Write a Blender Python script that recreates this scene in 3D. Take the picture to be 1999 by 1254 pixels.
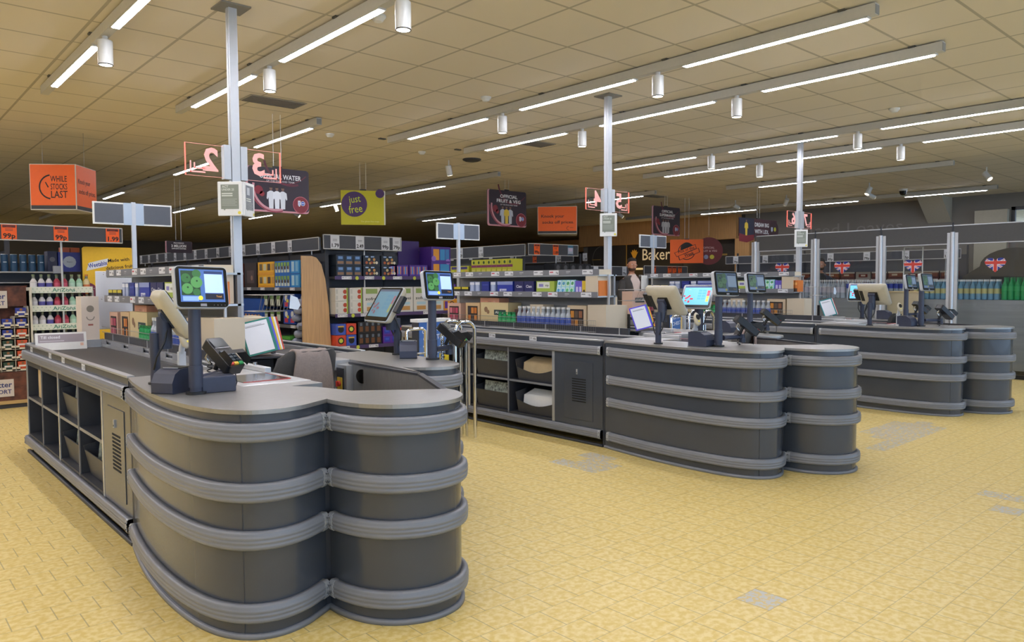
import bpy, math, random
from mathutils import Matrix, Vector
random.seed(7)
PI=math.pi
S=bpy.context.scene; COL=S.collection
for o in list(bpy.data.objects): bpy.data.objects.remove(o)
# ---------------------------------------------------------------- camera
cam=bpy.data.objects.new('camera',bpy.data.cameras.new('camera')); COL.objects.link(cam)
yaw,pit,rol=math.radians(48.3992),math.radians(2.8944),math.radians(-.2872)
F=Vector((math.cos(yaw)*math.cos(pit),math.sin(yaw)*math.cos(pit),-math.sin(pit)))
R=Vector((math.sin(yaw),-math.cos(yaw),0)); U=R.cross(F)
R,U=R*math.cos(rol)+U*math.sin(rol),U*math.cos(rol)-R*math.sin(rol)
cam.matrix_world=Matrix(((R.x,U.x,-F.x,0),(R.y,U.y,-F.y,0),(R.z,U.z,-F.z,1.42),(0,0,0,1)))
cam.data.sensor_width=36; cam.data.lens=1461.04/1999*36; cam.data.clip_end=200
S.camera=cam
# ---------------------------------------------------------------- daylight outside the shop front, exposure
W=bpy.data.worlds.new('daylight'); S.world=W; W.use_nodes=True
W.node_tree.nodes['Background'].inputs[0].default_value=(.5,.7,1,1)
W.node_tree.nodes['Background'].inputs[1].default_value=2.6
S.view_settings.view_transform='Standard'; S.view_settings.look='None'
S.view_settings.gamma=1; S.view_settings.use_curve_mapping=False
S.view_settings.exposure=0.0
LED=77.0      # strength of the ceiling light strips
# ---------------------------------------------------------------- materials
def lin(h):
    h=h.lstrip('#'); c=[int(h[i:i+2],16)/255 for i in (0,2,4)]
    return tuple(x/12.92 if x<=.04045 else ((x+.055)/1.055)**2.4 for x in c)+(1,)
MATS={}
def mat(name,col,rough=.5,metal=0,emit=0,noise=0,nscale=30,bump=0,bscale=80,stretch=None,alpha=None,trans=0,coat=0,ior=None):
    if name in MATS: return MATS[name]
    m=bpy.data.materials.new(name); m.use_nodes=True; nt=m.node_tree; b=nt.nodes['Principled BSDF']; I=b.inputs
    c=lin(col) if isinstance(col,str) else col
    I['Base Color'].default_value=c; I['Roughness'].default_value=rough; I['Metallic'].default_value=metal
    if emit: I['Emission Color'].default_value=c; I['Emission Strength'].default_value=emit
    if trans: I['Transmission Weight'].default_value=trans
    if ior: I['IOR'].default_value=ior
    if coat: I['Coat Weight'].default_value=coat
    if alpha is not None: I['Alpha'].default_value=alpha
    if noise or bump:
        tc=nt.nodes.new('ShaderNodeTexCoord'); mp=nt.nodes.new('ShaderNodeMapping'); nt.links.new(tc.outputs['Object'],mp.inputs[0])
        if stretch: mp.inputs['Scale'].default_value=stretch
        if noise:
            n=nt.nodes.new('ShaderNodeTexNoise'); n.inputs['Scale'].default_value=nscale; n.inputs['Detail'].default_value=4
            nt.links.new(mp.outputs[0],n.inputs['Vector'])
            r=nt.nodes.new('ShaderNodeValToRGB'); r.color_ramp.elements[0].position=.3; r.color_ramp.elements[1].position=.7
            r.color_ramp.elements[0].color=tuple(x*(1-noise) for x in c[:3])+(1,); r.color_ramp.elements[1].color=tuple(min(1,x*(1+noise)) for x in c[:3])+(1,)
            nt.links.new(n.outputs['Fac'],r.inputs[0]); nt.links.new(r.outputs[0],I['Base Color'])
        if bump:
            n=nt.nodes.new('ShaderNodeTexNoise'); n.inputs['Scale'].default_value=bscale; nt.links.new(mp.outputs[0],n.inputs['Vector'])
            bp=nt.nodes.new('ShaderNodeBump'); bp.inputs['Strength'].default_value=bump; bp.inputs['Distance'].default_value=.002
            nt.links.new(n.outputs['Fac'],bp.inputs['Height']); nt.links.new(bp.outputs[0],I['Normal'])
    MATS[name]=m; return m
def c(h,rough=.5,**k):                       # plain printed / painted colour
    return mat('colour_'+h.strip('#')+('_%d'%(rough*100)),h,rough,**k)
slate=mat('slate_panel','#3e434b',.27,noise=.05,nscale=3,coat=.25)
slate_dk=mat('slate_dark','#33353b',.45,noise=.06)
rubber=mat('bumper_grey','#787a7f',.36,noise=.04,nscale=8,bump=.15)
steel=mat('brushed_steel','#9c9b98',.36,.7,noise=.06,nscale=12,bump=.1,stretch=(1,6,1))
steel_lt=mat('satin_metal','#c3c5c7',.32,.7,noise=.03)
chrome=mat('chrome','#d8d8d8',.08,1)
alu=mat('aluminium_post','#b9bdc1',.38,.35,noise=.02)
belt=mat('belt_rubber','#3c3a39',.55,noise=.12,nscale=200)
blk=mat('black_plastic','#17181a',.4,noise=.1); blkg=mat('black_gloss','#0d0e10',.15)
navy=mat('slate_blue_plastic','#33384a',.42,noise=.06)
cream=mat('cream_plastic','#b9b29c',.45,noise=.03)
lgt=mat('light_grey_plastic','#b8bcc0',.4,noise=.02)
white=mat('white_paint','#dcdcd8',.5,noise=.02)
board=mat('header_slate','#42454c',.6,noise=.03)
card=mat('price_card','#c9cbcf',.6,noise=.02); orange=mat('orange_card','#f0600f',.55,noise=.02)
orange2=mat('orange_board','#f06406',.5,noise=.02); ink=mat('black_ink','#1a1614',.6,noise=.05); wink=mat('white_ink','#e8e8e8',.6,noise=.02)
carton=mat('plain_carton','#cdbfa6',.75,noise=.05,nscale=6)
wood=mat('oak_panel','#bf9b70',.5,noise=.16,nscale=4,stretch=(14,14,.6))
plyw=mat('pale_ply','#c2a273',.55,noise=.12,nscale=5,stretch=(1,12,12))
fabric=mat('chair_fabric','#4c4a48',.9,noise=.1,nscale=150,bump=.4,bscale=300)
jacketm=mat('taupe_cloth','#8a7d76',.95,noise=.08,nscale=90,bump=.4,bscale=200)
wire=mat('wire_metal','#9b9a96',.35,.8)
clear=mat('clear_plastic','#dfe8ee',.08,trans=.9,ior=1.3)
bot_clear=mat('bottle_clear','#dde6ee',.12,trans=.55,ior=1.3); bot_blue=mat('bottle_blue','#8fbfd8',.15,trans=.45,ior=1.3)
bot_green=mat('bottle_green','#3fae6a',.15,trans=.3,ior=1.3)
ledm=mat('led_diffuser','#f3f3ff',.5,emit=LED)
def mathn(nt,op,a,b=None):
    n=nt.nodes.new('ShaderNodeMath'); n.operation=op
    for i,v in enumerate((a,b)):
        if v is None: continue
        if isinstance(v,(int,float)): n.inputs[i].default_value=v
        else: nt.links.new(v,n.inputs[i])
    return n.outputs[0]
def glassmat():
    m=bpy.data.materials.new('partition_glass'); m.use_nodes=True; nt=m.node_tree; nt.nodes.remove(nt.nodes['Principled BSDF'])
    out=nt.nodes['Material Output']; t=nt.nodes.new('ShaderNodeBsdfTransparent'); g=nt.nodes.new('ShaderNodeBsdfGlossy'); g.inputs['Roughness'].default_value=.03
    t.inputs[0].default_value=(.96,.975,.98,1); lw=nt.nodes.new('ShaderNodeLayerWeight'); lw.inputs[0].default_value=.5; pw=mathn(nt,'POWER',lw.outputs['Facing'],4); fr=nt.nodes.new('ShaderNodeMath'); fr.operation='MULTIPLY_ADD'; fr.inputs[1].default_value=.5; fr.inputs[2].default_value=.03; nt.links.new(pw,fr.inputs[0])
    mx=nt.nodes.new('ShaderNodeMixShader'); nt.links.new(fr.outputs[0],mx.inputs[0]); nt.links.new(t.outputs[0],mx.inputs[1]); nt.links.new(g.outputs[0],mx.inputs[2]); nt.links.new(mx.outputs[0],out.inputs[0]); return m
glassm=glassmat()
def gridline(nt,co,off,step,w):              # 1 inside a line of width w every step
    f=mathn(nt,'FRACT',mathn(nt,'DIVIDE',mathn(nt,'ADD',co,-off+w/2+step*100),step))
    return mathn(nt,'LESS_THAN',f,w/step)
def mixc(nt,f,a,b):
    m=nt.nodes.new('ShaderNodeMix'); m.data_type='RGBA'; nt.links.new(f,m.inputs[0])
    for i,v in ((6,a),(7,b)):
        if isinstance(v,tuple): m.inputs[i].default_value=v
        else: nt.links.new(v,m.inputs[i])
    return m.outputs[2]
def ceilmat():
    m=bpy.data.materials.new('ceiling_tiles'); m.use_nodes=True; nt=m.node_tree; b=nt.nodes['Principled BSDF']
    tc=nt.nodes.new('ShaderNodeTexCoord'); s=nt.nodes.new('ShaderNodeSeparateXYZ'); nt.links.new(tc.outputs['Object'],s.inputs[0])
    l=mathn(nt,'MAXIMUM',gridline(nt,s.outputs[0],.17,.6,.022),gridline(nt,s.outputs[1],.04,.6,.022))
    n=nt.nodes.new('ShaderNodeTexNoise'); n.inputs['Scale'].default_value=260; nt.links.new(tc.outputs['Object'],n.inputs['Vector'])
    r=nt.nodes.new('ShaderNodeValToRGB'); r.color_ramp.elements[0].color=lin('#d9cfba'); r.color_ramp.elements[1].color=lin('#e2d8c5'); nt.links.new(n.outputs[0],r.inputs[0])
    nt.links.new(mixc(nt,l,r.outputs[0],lin('#b3ab98')),b.inputs['Base Color']); b.inputs['Roughness'].default_value=.9
    bp=nt.nodes.new('ShaderNodeBump'); bp.inputs['Distance'].default_value=.004; bp.invert=True; nt.links.new(l,bp.inputs['Height']); nt.links.new(bp.outputs[0],b.inputs['Normal'])
    return m
GREY=[(2.93,1.635,.165,.165),(4.12,3.72,.33,.33),(4.28,3.9,.33,.165),(4.45,4.05,.165,.165),(4.12,4.05,.165,.165),(6.43,2.57,.99,.165),(6.93,2.74,1.16,.165),(7.42,2.57,.5,.165),(7.09,2.9,.83,.165),(5.24,1.3,.165,.165),(5.57,1.3,.165,.33)]
def floormat():
    m=bpy.data.materials.new('floor_tiles'); m.use_nodes=True; nt=m.node_tree; b=nt.nodes['Principled BSDF']; g=.165
    tc=nt.nodes.new('ShaderNodeTexCoord'); s=nt.nodes.new('ShaderNodeSeparateXYZ'); nt.links.new(tc.outputs['Object'],s.inputs[0]); X,Y=s.outputs[0],s.outputs[1]
    row=mathn(nt,'FLOOR',mathn(nt,'DIVIDE',mathn(nt,'ADD',Y,16.5-1.635),g)); odd=mathn(nt,'MULTIPLY',mathn(nt,'MODULO',row,2),g/2)
    ly=gridline(nt,Y,1.635,g,.0045); lx=gridline(nt,mathn(nt,'ADD',X,odd),2.93,g,.005)
    n=nt.nodes.new('ShaderNodeTexNoise'); n.inputs['Scale'].default_value=34; n.inputs['Detail'].default_value=3; nt.links.new(tc.outputs['Object'],n.inputs['Vector'])
    r=nt.nodes.new('ShaderNodeValToRGB'); e=r.color_ramp.elements; e[0].position=.4; e[0].color=lin('#d1b668'); e[1].position=.62; e[1].color=lin('#deca8b')
    nt.links.new(n.outputs[0],r.inputs[0])
    n2=nt.nodes.new('ShaderNodeTexNoise'); n2.inputs['Scale'].default_value=42; nt.links.new(tc.outputs['Object'],n2.inputs['Vector'])
    r2=nt.nodes.new('ShaderNodeValToRGB'); e=r2.color_ramp.elements; e[0].position=.46; e[0].color=lin('#c9b47c'); e[1].position=.52; e[1].color=lin('#b9b9b4'); nt.links.new(n2.outputs[0],r2.inputs[0])
    k=None; n3=nt.nodes.new('ShaderNodeTexNoise'); n3.inputs['Scale'].default_value=26; n3.inputs['Detail'].default_value=2; nt.links.new(tc.outputs['Object'],n3.inputs['Vector']); sp=mathn(nt,'GREATER_THAN',n3.outputs[0],.43)
    for x0,y0,w,h in GREY:
        a=mathn(nt,'LESS_THAN',mathn(nt,'ABSOLUTE',mathn(nt,'ADD',X,-(x0+w/2))),w/2); d=mathn(nt,'LESS_THAN',mathn(nt,'ABSOLUTE',mathn(nt,'ADD',Y,-(y0+h/2))),h/2)
        a=mathn(nt,'MULTIPLY',a,d); a=mathn(nt,'MULTIPLY',a,sp) if w>.17 or h>.17 else a; k=a if k is None else mathn(nt,'MAXIMUM',k,a)
    col=mixc(nt,k,r.outputs[0],r2.outputs[0])
    col=mixc(nt,mathn(nt,'MULTIPLY',lx,.65),col,lin('#8f8360')); col=mixc(nt,mathn(nt,'MULTIPLY',ly,.5),col,lin('#9a8c66'))
    nt.links.new(col,b.inputs['Base Color']); b.inputs['Roughness'].default_value=.42; b.inputs['Specular IOR Level'].default_value=.35
    return m
# ---------------------------------------------------------------- mesh builder
_tc={}
def textmesh(s,bold):
    k=(s,bold)
    if k not in _tc:
        cu=bpy.data.curves.new('t','FONT'); cu.body=s; cu.size=1; cu.align_x='CENTER'; cu.align_y='CENTER'; cu.offset=bold; cu.resolution_u=2
        ob=bpy.data.objects.new('t',cu); me=ob.to_mesh()
        v=[tuple(p.co) for p in me.vertices]; f=[tuple(p.vertices) for p in me.polygons]
        xs=[p[0] for p in v] or [0]; w=max(xs)-min(xs)
        ob.to_mesh_clear(); bpy.data.objects.remove(ob); bpy.data.curves.remove(cu); _tc[k]=(v,f,w)
    return _tc[k]
class MB:
    def __init__(s,M=None): s.v=[];s.f=[];s.m=[];s.sm=[];s.mats=[];s.M=M or Matrix()
    def mi(s,m):
        if isinstance(m,str): m=c(m)
        if m not in s.mats: s.mats.append(m)
        return s.mats.index(m)
    def add(s,V,Fs,m,sm=False):
        o=len(s.v); s.v+=[tuple(s.M@Vector(p)) for p in V]; k=s.mi(m)
        for f in Fs: s.f.append([o+i for i in f]); s.m.append(k); s.sm.append(sm)
        return s
    def box(s,x0,y0,z0,x1,y1,z1,m):
        s.add([(x0,y0,z0),(x1,y0,z0),(x1,y1,z0),(x0,y1,z0),(x0,y0,z1),(x1,y0,z1),(x1,y1,z1),(x0,y1,z1)],
              [(0,3,2,1),(4,5,6,7),(0,1,5,4),(1,2,6,5),(2,3,7,6),(3,0,4,7)],m); return s
    def cb(s,cx,cy,cz,w,d,h,m): return s.box(cx-w/2,cy-d/2,cz-h/2,cx+w/2,cy+d/2,cz+h/2,m)
    def prism(s,pts,z0,z1,m,sm=False,top=None):
        n=len(pts); a=sum(pts[i][0]*pts[(i+1)%n][1]-pts[(i+1)%n][0]*pts[i][1] for i in range(n))
        if a<0: pts=pts[::-1]
        V=[(x,y,z0) for x,y in pts]+[(x,y,z1) for x,y in pts]
        s.add(V,[(i,(i+1)%n,n+(i+1)%n,n+i) for i in range(n)],m,sm)
        s.add(V,[tuple(range(n))[::-1],],m); s.add(V,[tuple(range(n,2*n))],top or m); return s
    def wall(s,pts,z0,z1,m,sm=True):
        n=len(pts); V=[(x,y,z0) for x,y in pts]+[(x,y,z1) for x,y in pts]
        s.add(V,[(i,i+1,n+i+1,n+i) for i in range(n-1)],m,sm); return s
    def cyl(s,p0,p1,r0,m,r1=None,n=14,cap=True,sm=True):
        p0,p1=Vector(p0),Vector(p1); r1=r0 if r1 is None else r1; d=(p1-p0).normalized()
        a=d.orthogonal().normalized(); b=d.cross(a); V=[]
        for p,r in ((p0,r0),(p1,r1)):
            for i in range(n): t=2*PI*i/n; V.append(p+a*r*math.cos(t)+b*r*math.sin(t))
        s.add(V,[(i,(i+1)%n,n+(i+1)%n,n+i) for i in range(n)],m,sm)
        if cap: s.add(V,[tuple(range(n))[::-1],tuple(range(n,2*n))],m)
        return s
    def tube(s,P,r,m,n=8):
        P=[Vector(p) for p in P]; V=[]; up=None
        for i,p in enumerate(P):
            d=(P[min(i+1,len(P)-1)]-P[max(i-1,0)]).normalized()
            a=d.orthogonal() if up is None else up-d*up.dot(d)
            a.normalize(); up=a; b=d.cross(a)
            for j in range(n): t=2*PI*j/n; V.append(p+a*r*math.cos(t)+b*r*math.sin(t))
        k=len(P); s.add(V,[(i*n+j,i*n+(j+1)%n,(i+1)*n+(j+1)%n,(i+1)*n+j) for i in range(k-1) for j in range(n)],m,True)
        s.add(V,[tuple(range(n))[::-1],tuple(range((k-1)*n,k*n))],m); return s
    def lathe(s,prof,m,n=14,x=0,y=0,z=0):
        for a in range(len(prof)-1):
            (r0,z0,*mm),(r1,z1,*_)=prof[a],prof[a+1]; V=[]
            for r,zz in ((r0,z0),(r1,z1)):
                for i in range(n): t=2*PI*i/n; V.append((x+r*math.cos(t),y+r*math.sin(t),z+zz))
            s.add(V,[(i,(i+1)%n,n+(i+1)%n,n+i) for i in range(n)],mm[0] if mm else m,True)
        return s
    def loft(s,rings,m,caps=True):
        n=len(rings[0]); V=[p for r in rings for p in r]
        s.add(V,[(i*n+j,i*n+(j+1)%n,(i+1)*n+(j+1)%n,(i+1)*n+j) for i in range(len(rings)-1) for j in range(n)],m,True)
        if caps: s.add(V,[tuple(range(n))[::-1],tuple(range(len(V)-n,len(V)))],m,True)
        return s
    # flat artwork on the local xy plane (z = height above it)
    def rect(s,x0,y0,x1,y1,m,d=0): s.add([(x0,y0,d),(x1,y0,d),(x1,y1,d),(x0,y1,d)],[(0,1,2,3)],m); return s
    def poly(s,pts,m,d=0): s.add([(x,y,d) for x,y in pts],[tuple(range(len(pts)))],m); return s
    def disc(s,x,y,r,m,d=0,ry=None,n=24,a0=0,a1=2*PI): 
        ry=ry or r; return s.poly([(x+r*math.cos(a0+(a1-a0)*i/n),y+ry*math.sin(a0+(a1-a0)*i/n)) for i in range(n)],m,d)
    def arc(s,x,y,r,w,a0,a1,m,d=0,n=18):
        V=[]
        for i in range(n+1):
            t=a0+(a1-a0)*i/n
            for q in (r-w/2,r+w/2): V.append((x+q*math.cos(t),y+q*math.sin(t),d))
        s.add(V,[(2*i,2*i+1,2*i+3,2*i+2) for i in range(n)],m); return s
    def text(s,t,x,y,size,m,d=.001,bold=.0,w=None,sx=1,rot=0,mir=False):
        v,f,tw=textmesh(t,bold)
        if w: sx=w/(tw*size)
        ca,sa=math.cos(rot),math.sin(rot); q=-1 if mir else 1
        V=[(x+q*(a*size*sx*ca-b*size*sa),y+a*size*sx*sa+b*size*ca,d) for a,b,_ in v]
        s.add(V,[g[::-1] for g in f] if mir else f,m); return s
    def build(s,name,parent=None,loc=None,rz=0,bev=0,sub=0):
        me=bpy.data.meshes.new(name); me.from_pydata(s.v,[],s.f)
        for m in s.mats: me.materials.append(m)
        me.polygons.foreach_set('material_index',s.m); me.polygons.foreach_set('use_smooth',s.sm); me.update()
        o=bpy.data.objects.new(name,me); COL.objects.link(o)
        if parent: o.parent=parent
        if loc: o.location=loc
        o.rotation_euler=(0,0,rz)
        if bev: 
            b=o.modifiers.new('bevel','BEVEL'); b.width=bev; b.segments=2; b.limit_method='ANGLE'; b.angle_limit=.9
        if sub: b=o.modifiers.new('sub','SUBSURF'); b.levels=b.render_levels=sub
        return o
def FM(o,u=(1,0,0),v=(0,0,1)):               # plane frame: artwork x -> u, y -> v, out -> u x v
    u,v=Vector(u),Vector(v); n=u.cross(v); return Matrix(((u.x,v.x,n.x,o[0]),(u.y,v.y,n.y,o[1]),(u.z,v.z,n.z,o[2]),(0,0,0,1)))
def tag(o,label,cat,group=None):
    o['label']=label; o['category']=cat
    if group: o['group']=group
    return o
def thing(name,label,cat,loc=(0,0,0),rz=0,group=None):
    o=bpy.data.objects.new(name,None); COL.objects.link(o); o.location=loc; o.rotation_euler=(0,0,rz); o.empty_display_size=.1
    return tag(o,label,cat,group)
KIDS={}
def dup(root,loc,rz=None,label=None,group=None):
    def cp(o,par):
        q=o.copy(); COL.objects.link(q)
        if par: q.parent=par
        for ch in kids[o.name]: cp(ch,q)
        return q
    kids={}
    def walk(o): 
        kids[o.name]=list(o.children)
        for x in o.children: walk(x)
    walk(root); r=cp(root,None); r.location=loc
    if rz is not None: r.rotation_euler[2]=rz
    if label: r['label']=label
    if group: r['group']=group
    return r
def put(proto,name,loc,rz,label,cat,group=None,sc=None):   # another object on the same mesh
    o=bpy.data.objects.new(name,proto); COL.objects.link(o); o.location=loc; o.rotation_euler=(0,0,rz)
    if sc: o.scale=sc
    return tag(o,label,cat,group)
def mesh_of(mb,name='m',bev=0):
    o=mb.build(name); me=o.data; bpy.data.objects.remove(o); return me
def struct(name,mb,**k): o=mb.build(name,**k); o['kind']='structure'; return o
# ================================================================ SETTING
H=3.3; floor_m=floormat(); ceil_m=ceilmat()
struct('floor',MB().box(-6,-4.2,-.1,30,34.5,0,floor_m))
struct('ceiling',MB().box(-6,-4.2,H,30,34.5,H+.1,ceil_m))
wallg=mat('grey_wall','#7b7770',.8,noise=.03,nscale=2); walld=mat('bakery_wall','#48433d',.7,noise=.08,nscale=2); wallc=mat('cream_wall','#b4ae9c',.8,noise=.03)
b=MB(); b.box(18.7,-4.2,0,18.9,3.2,H,wallg).box(18.7,3.2,0,18.9,4.95,2.25,wallg).box(18.7,3.2,3.0,18.9,4.95,H,wallg).box(18.7,4.95,0,18.9,11.3,H,wallg)
b.box(18.55,4.98,0,18.7,5.6,2.95,wallc)
struct('wall_right',b)
struct('wall_bakery',MB().box(18.7,11.3,0,18.9,17.2,H,walld))
struct('wall_back',MB().box(-6,34.3,0,30,34.5,H,wallg)); struct('wall_left',MB().box(-6.2,-4.2,0,-6,34.5,H,wallc)); struct('wall_far_right',MB().box(24,17.2,0,24.2,34.5,H,wallg).box(18.7,17.2,0,24.2,17.4,H,wallg))
b=MB().box(-6,-4.2,0,30,-4.0,.12,slate_dk).box(-6,-4.2,2.9,30,-4.0,H,wallg)
for i in range(15): b.box(-6+i*1.76,-4.15,.1,-5.93+i*1.76,-4.05,2.92,slate_dk)
struct('window_1',b)
b=MB().box(18.72,3.2,2.25,18.8,4.95,2.32,blk).box(18.72,3.2,2.93,18.8,4.95,3.0,blk).box(18.72,4.88,2.25,18.8,4.95,3.0,blk).box(18.72,4.0,2.25,18.8,4.05,3.0,blk)
struct('window_2',b)
woodf=mat('wood_fascia','#c99a62',.5,noise=.14,nscale=5,stretch=(10,10,.4))
struct('trim_1',MB().box(18.4,11.4,2.62,18.68,17.3,H,woodf)); struct('trim_2',MB().box(22.6,17.4,2.7,22.9,34,3.2,woodf).box(18.5,17.3,2.62,22.9,17.42,3.2,woodf))
struct('trim_3',MB().box(18.35,10.95,0,18.69,11.4,2.62,woodf))
b=MB(); b.add([(18.7,6.6,H),(18.7,6.1,H),(18.0,6.1,H),(18.0,6.6,H),(18.7,6.6,2.75),(18.7,6.1,2.75)],[(0,3,4),(1,5,2),(2,3,0,1),(2,5,4,3),(0,4,5,1)],wallc)
struct('trim_4',b)
# ================================================================ LIGHT TRACKS
railm=mat('track_white','#c4c2ba',.5,noise=.02)
ORD=['first','second','third','fourth','fifth','sixth','seventh','eighth','ninth','tenth']
def track(x,y0,y1,lits,label,zt=H-.012):
    t=thing('ceiling_light_track',label,'ceiling light',(x,y0,zt),0,'white linear light tracks on the ceiling'); L=y1-y0
    MB().box(-.032,0,-.075,.032,L,-.0,railm).box(-.028,-.004,-.07,.028,0,-.01,'#8d8d88').build('rail',t)
    for i in range(int(min(L,8)/1.5)+1): MB().box(-.045,i*1.5+.2,-.002,.045,i*1.5+.25,.012,'#55534c').build('mounting_clip',t)
    for a,bb in lits:
        MB().box(-.03,a-y0-.02,-.088,.03,bb-y0+.02,-.0755,railm).build('lamp_housing',t)
        MB().box(-.022,a-y0,-.0925,.022,bb-y0,-.0885,ledm).build('led_strip',t)
    return t
near=[(2.27,3.74),(4.28,5.76),(6.32,7.8)]; far=[(8.0,9.55),(11.2,12.75),(15.8,17.2),(19.5,21)]
nm='long white light track, %s from the left over the tills, with three lit strips'
for i,x in enumerate((1.46,2.67,5.25,6.48,9.12,10.4)):
    l=[(a,b) for a,b in near]
    y0=2.2
    if x<3: l=[(.2,1.7),(2.27,3.74)]+l[1:]; y0=.1
    if x>9: l=[(.2,1.7)]+l; y0=0
    track(x,y0,8.25,l,nm%ORD[i])
fl='light track over the shelf aisles, '
track(4.04,7.8,24,far,fl+'behind the hanging lane 3 sign, reaching far back')
track(8.25,9.6,25,[(11.15,12.7),(14.4,15.9),(18.6,20)],fl+'ending above the fruit and veg poster')
track(12.35,9.5,18,[(9.84,11.4),(16.2,17.7)],fl+'crossing behind the lane 4 and 5 signs')
track(12.9,4.2,8.2,[(6.42,7.5)],'light track, short one in front of the grey wall, seen beside the right pillar')
track(16.85,4.7,14,[(4.89,6.4),(9.9,11.47),(7.4,8.6)],'light track nearest the grey wall at the right')
track(6.1,13.5,25,[(13.8,15.2),(18,19.4)],fl+'seen beyond the yellow-green hanging board')
track(.3,9.5,24,[(10,11.5),(14,15.5)],fl+'farthest to the left')
for x_,l_ in ((-.9,'first'),(-2.6,'second'),(-4.3,'third')): track(x_,-2,32,[(k*2.05,k*2.05+1.5) for k in range(0,15)],'added unseen light track brightening the far ceiling, '+l_+' from the tills')  # extra lit tracks added out of view to brighten the far ceiling
# ---------------------------------------------------------------- cylindrical spotlights
canm=mat('spot_white','#cfcfcb',.4,noise=.02)
def spot(loc,label,aim=None,r=.05,h=.17,grp='white cylinder spotlights'):
    t=thing('ceiling_spotlight',label,'spotlight',loc,0,grp)
    if aim is None:
        MB().cyl((0,0,0),(0,0,-.03),.02,canm).lathe([(0,-.03),(r*.95,-.03),(r,-.036),(r,-.03-h)],canm,20).build('housing',t)
        MB().lathe([(r,-.03-h,blk),(r,-.036-h,blk),(r*.88,-.036-h)],blk,20).build('rim',t)
        MB().lathe([(0,-.03-h),(r*.88,-.034-h)],mat('spot_lens','#fff1d6',.4,emit=6),20).build('lens',t)
    else:
        d=Vector(aim).normalized(); p=Vector((0,0,-.13)); MB().cyl((0,0,0),(0,0,-.13),.012,canm,n=8).build('stem',t)
        MB().cyl(p-d*.05,p+d*.1,.045,canm).build('housing',t)
        MB().cyl(p+d*.1,p+d*.104,.04,mat('spot_lens2','#fff1d6',.4,emit=4)).build('lens',t)
    return t
for x,y,l in ((1.46,6.05,'near the top left corner'),(2.67,6.0,'just right of the left pillar'),(2.67,4.02,'at the top edge of the picture'),(5.25,6.05,'left of the middle pillar, on the nearer track'),(5.25,4.02,'between two lit strips, third from the left pillar'),
  (6.48,6.05,'on the fourth track, close to the middle pillar'),(6.48,4.02,'on the fourth track, right of the middle pillar'),(9.12,6.05,'left of the right pillar, on the nearer track'),(9.12,4.02,'right of the right pillar, on the nearer track'),(10.4,6.05,'left of the right pillar, on the farther track'),(10.4,4.02,'right of the right pillar, on the farther track')):
    spot((x,y,H-.087),'white cylinder downlight '+l)
for x,y,a,l in ((14.6,6.2,(-.5,.3,-1),'over the glass partition'),(14.1,4.1,(-.2,-.5,-.6),'with a bright lens at the right'),(15.3,9.5,(.8,-.3,-.4),'left of the lane 6 sign'),(15.2,8.2,(.3,.5,-.7),'above the dream big board'),(15.6,6.6,(.7,-.5,-.4),'beside the black dome camera'),(14.9,12.6,(.6,-.4,-.5),'in front of the wood fascia'),(8.3,15.3,(.2,-.2,-1),'above the blank twin screens of lanes 4 and 5'),(8.4,17.5,(.5,-.5,-.5),'far back over the aisles'),(6.9,9.2,(.3,.1,-1),'beside the yellow-green board')):
    spot((x,y,H-.01),'small tilted white spotlight '+l,a,grp='tilted spotlights')
# ---------------------------------------------------------------- vents, detectors
for x,y,l in ((3.35,7.45,'left one, beside the left pillar'),(6.95,7.4,'middle one, under the long light tracks'),(13.2,10.2,'small far one at the right')):
    t=thing('ceiling_vent','slatted grey ceiling vent, '+l,'vent',(x,y,H-.004),0,'ceiling vents')
    MB().box(-.3,-.15,-.006,.3,.15,0,'#a39c88').build('frame',t); sb=MB()
    for k in range(8): sb.box(-.28,-.135+k*.035,-.012,.28,-.118+k*.035,-.006,'#77726a')
    sb.build('slat_panel',t)
for x,y,l in ((2.86,4.62,'by the light strip at the top'),(4.9,5.9,'between the two long tracks'),(6.2,8.9,'in front of the fruit and veg poster'),(4.6,8.6,'above the yellow-green board'),(8.6,3.4,'near the right end of the tracks')):
    t=thing('smoke_detector','round cream smoke detector on the ceiling '+l,'smoke detector',(x,y,H),0,'smoke detectors')
    MB().lathe([(.055,0),(.055,-.012),(.04,-.03),(.03,-.042),(0,-.044)],white,18).build('cover',t)
    MB().lathe([(.042,-.02),(.041,-.026)],c('#4d4a44'),18).build('slot_ring',t)
t=thing('dome_camera','black dome camera on the ceiling before the grey wall','camera',(16.2,6.2,H)); MB().lathe([(.08,0),(.08,-.04)],white,16).build('base',t); MB().lathe([(.075,-.04),(.06,-.1),(.03,-.125),(0,-.13)],blkg,16).build('dome',t)
t=thing('ceiling_speaker','dark round ceiling fitting left of the fruit and veg poster','ceiling fitting',(7.15,8.95,H)); MB().lathe([(.14,0),(.14,-.015),(.1,-.035),(0,-.04)],slate_dk,20).build('cover',t)
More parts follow.
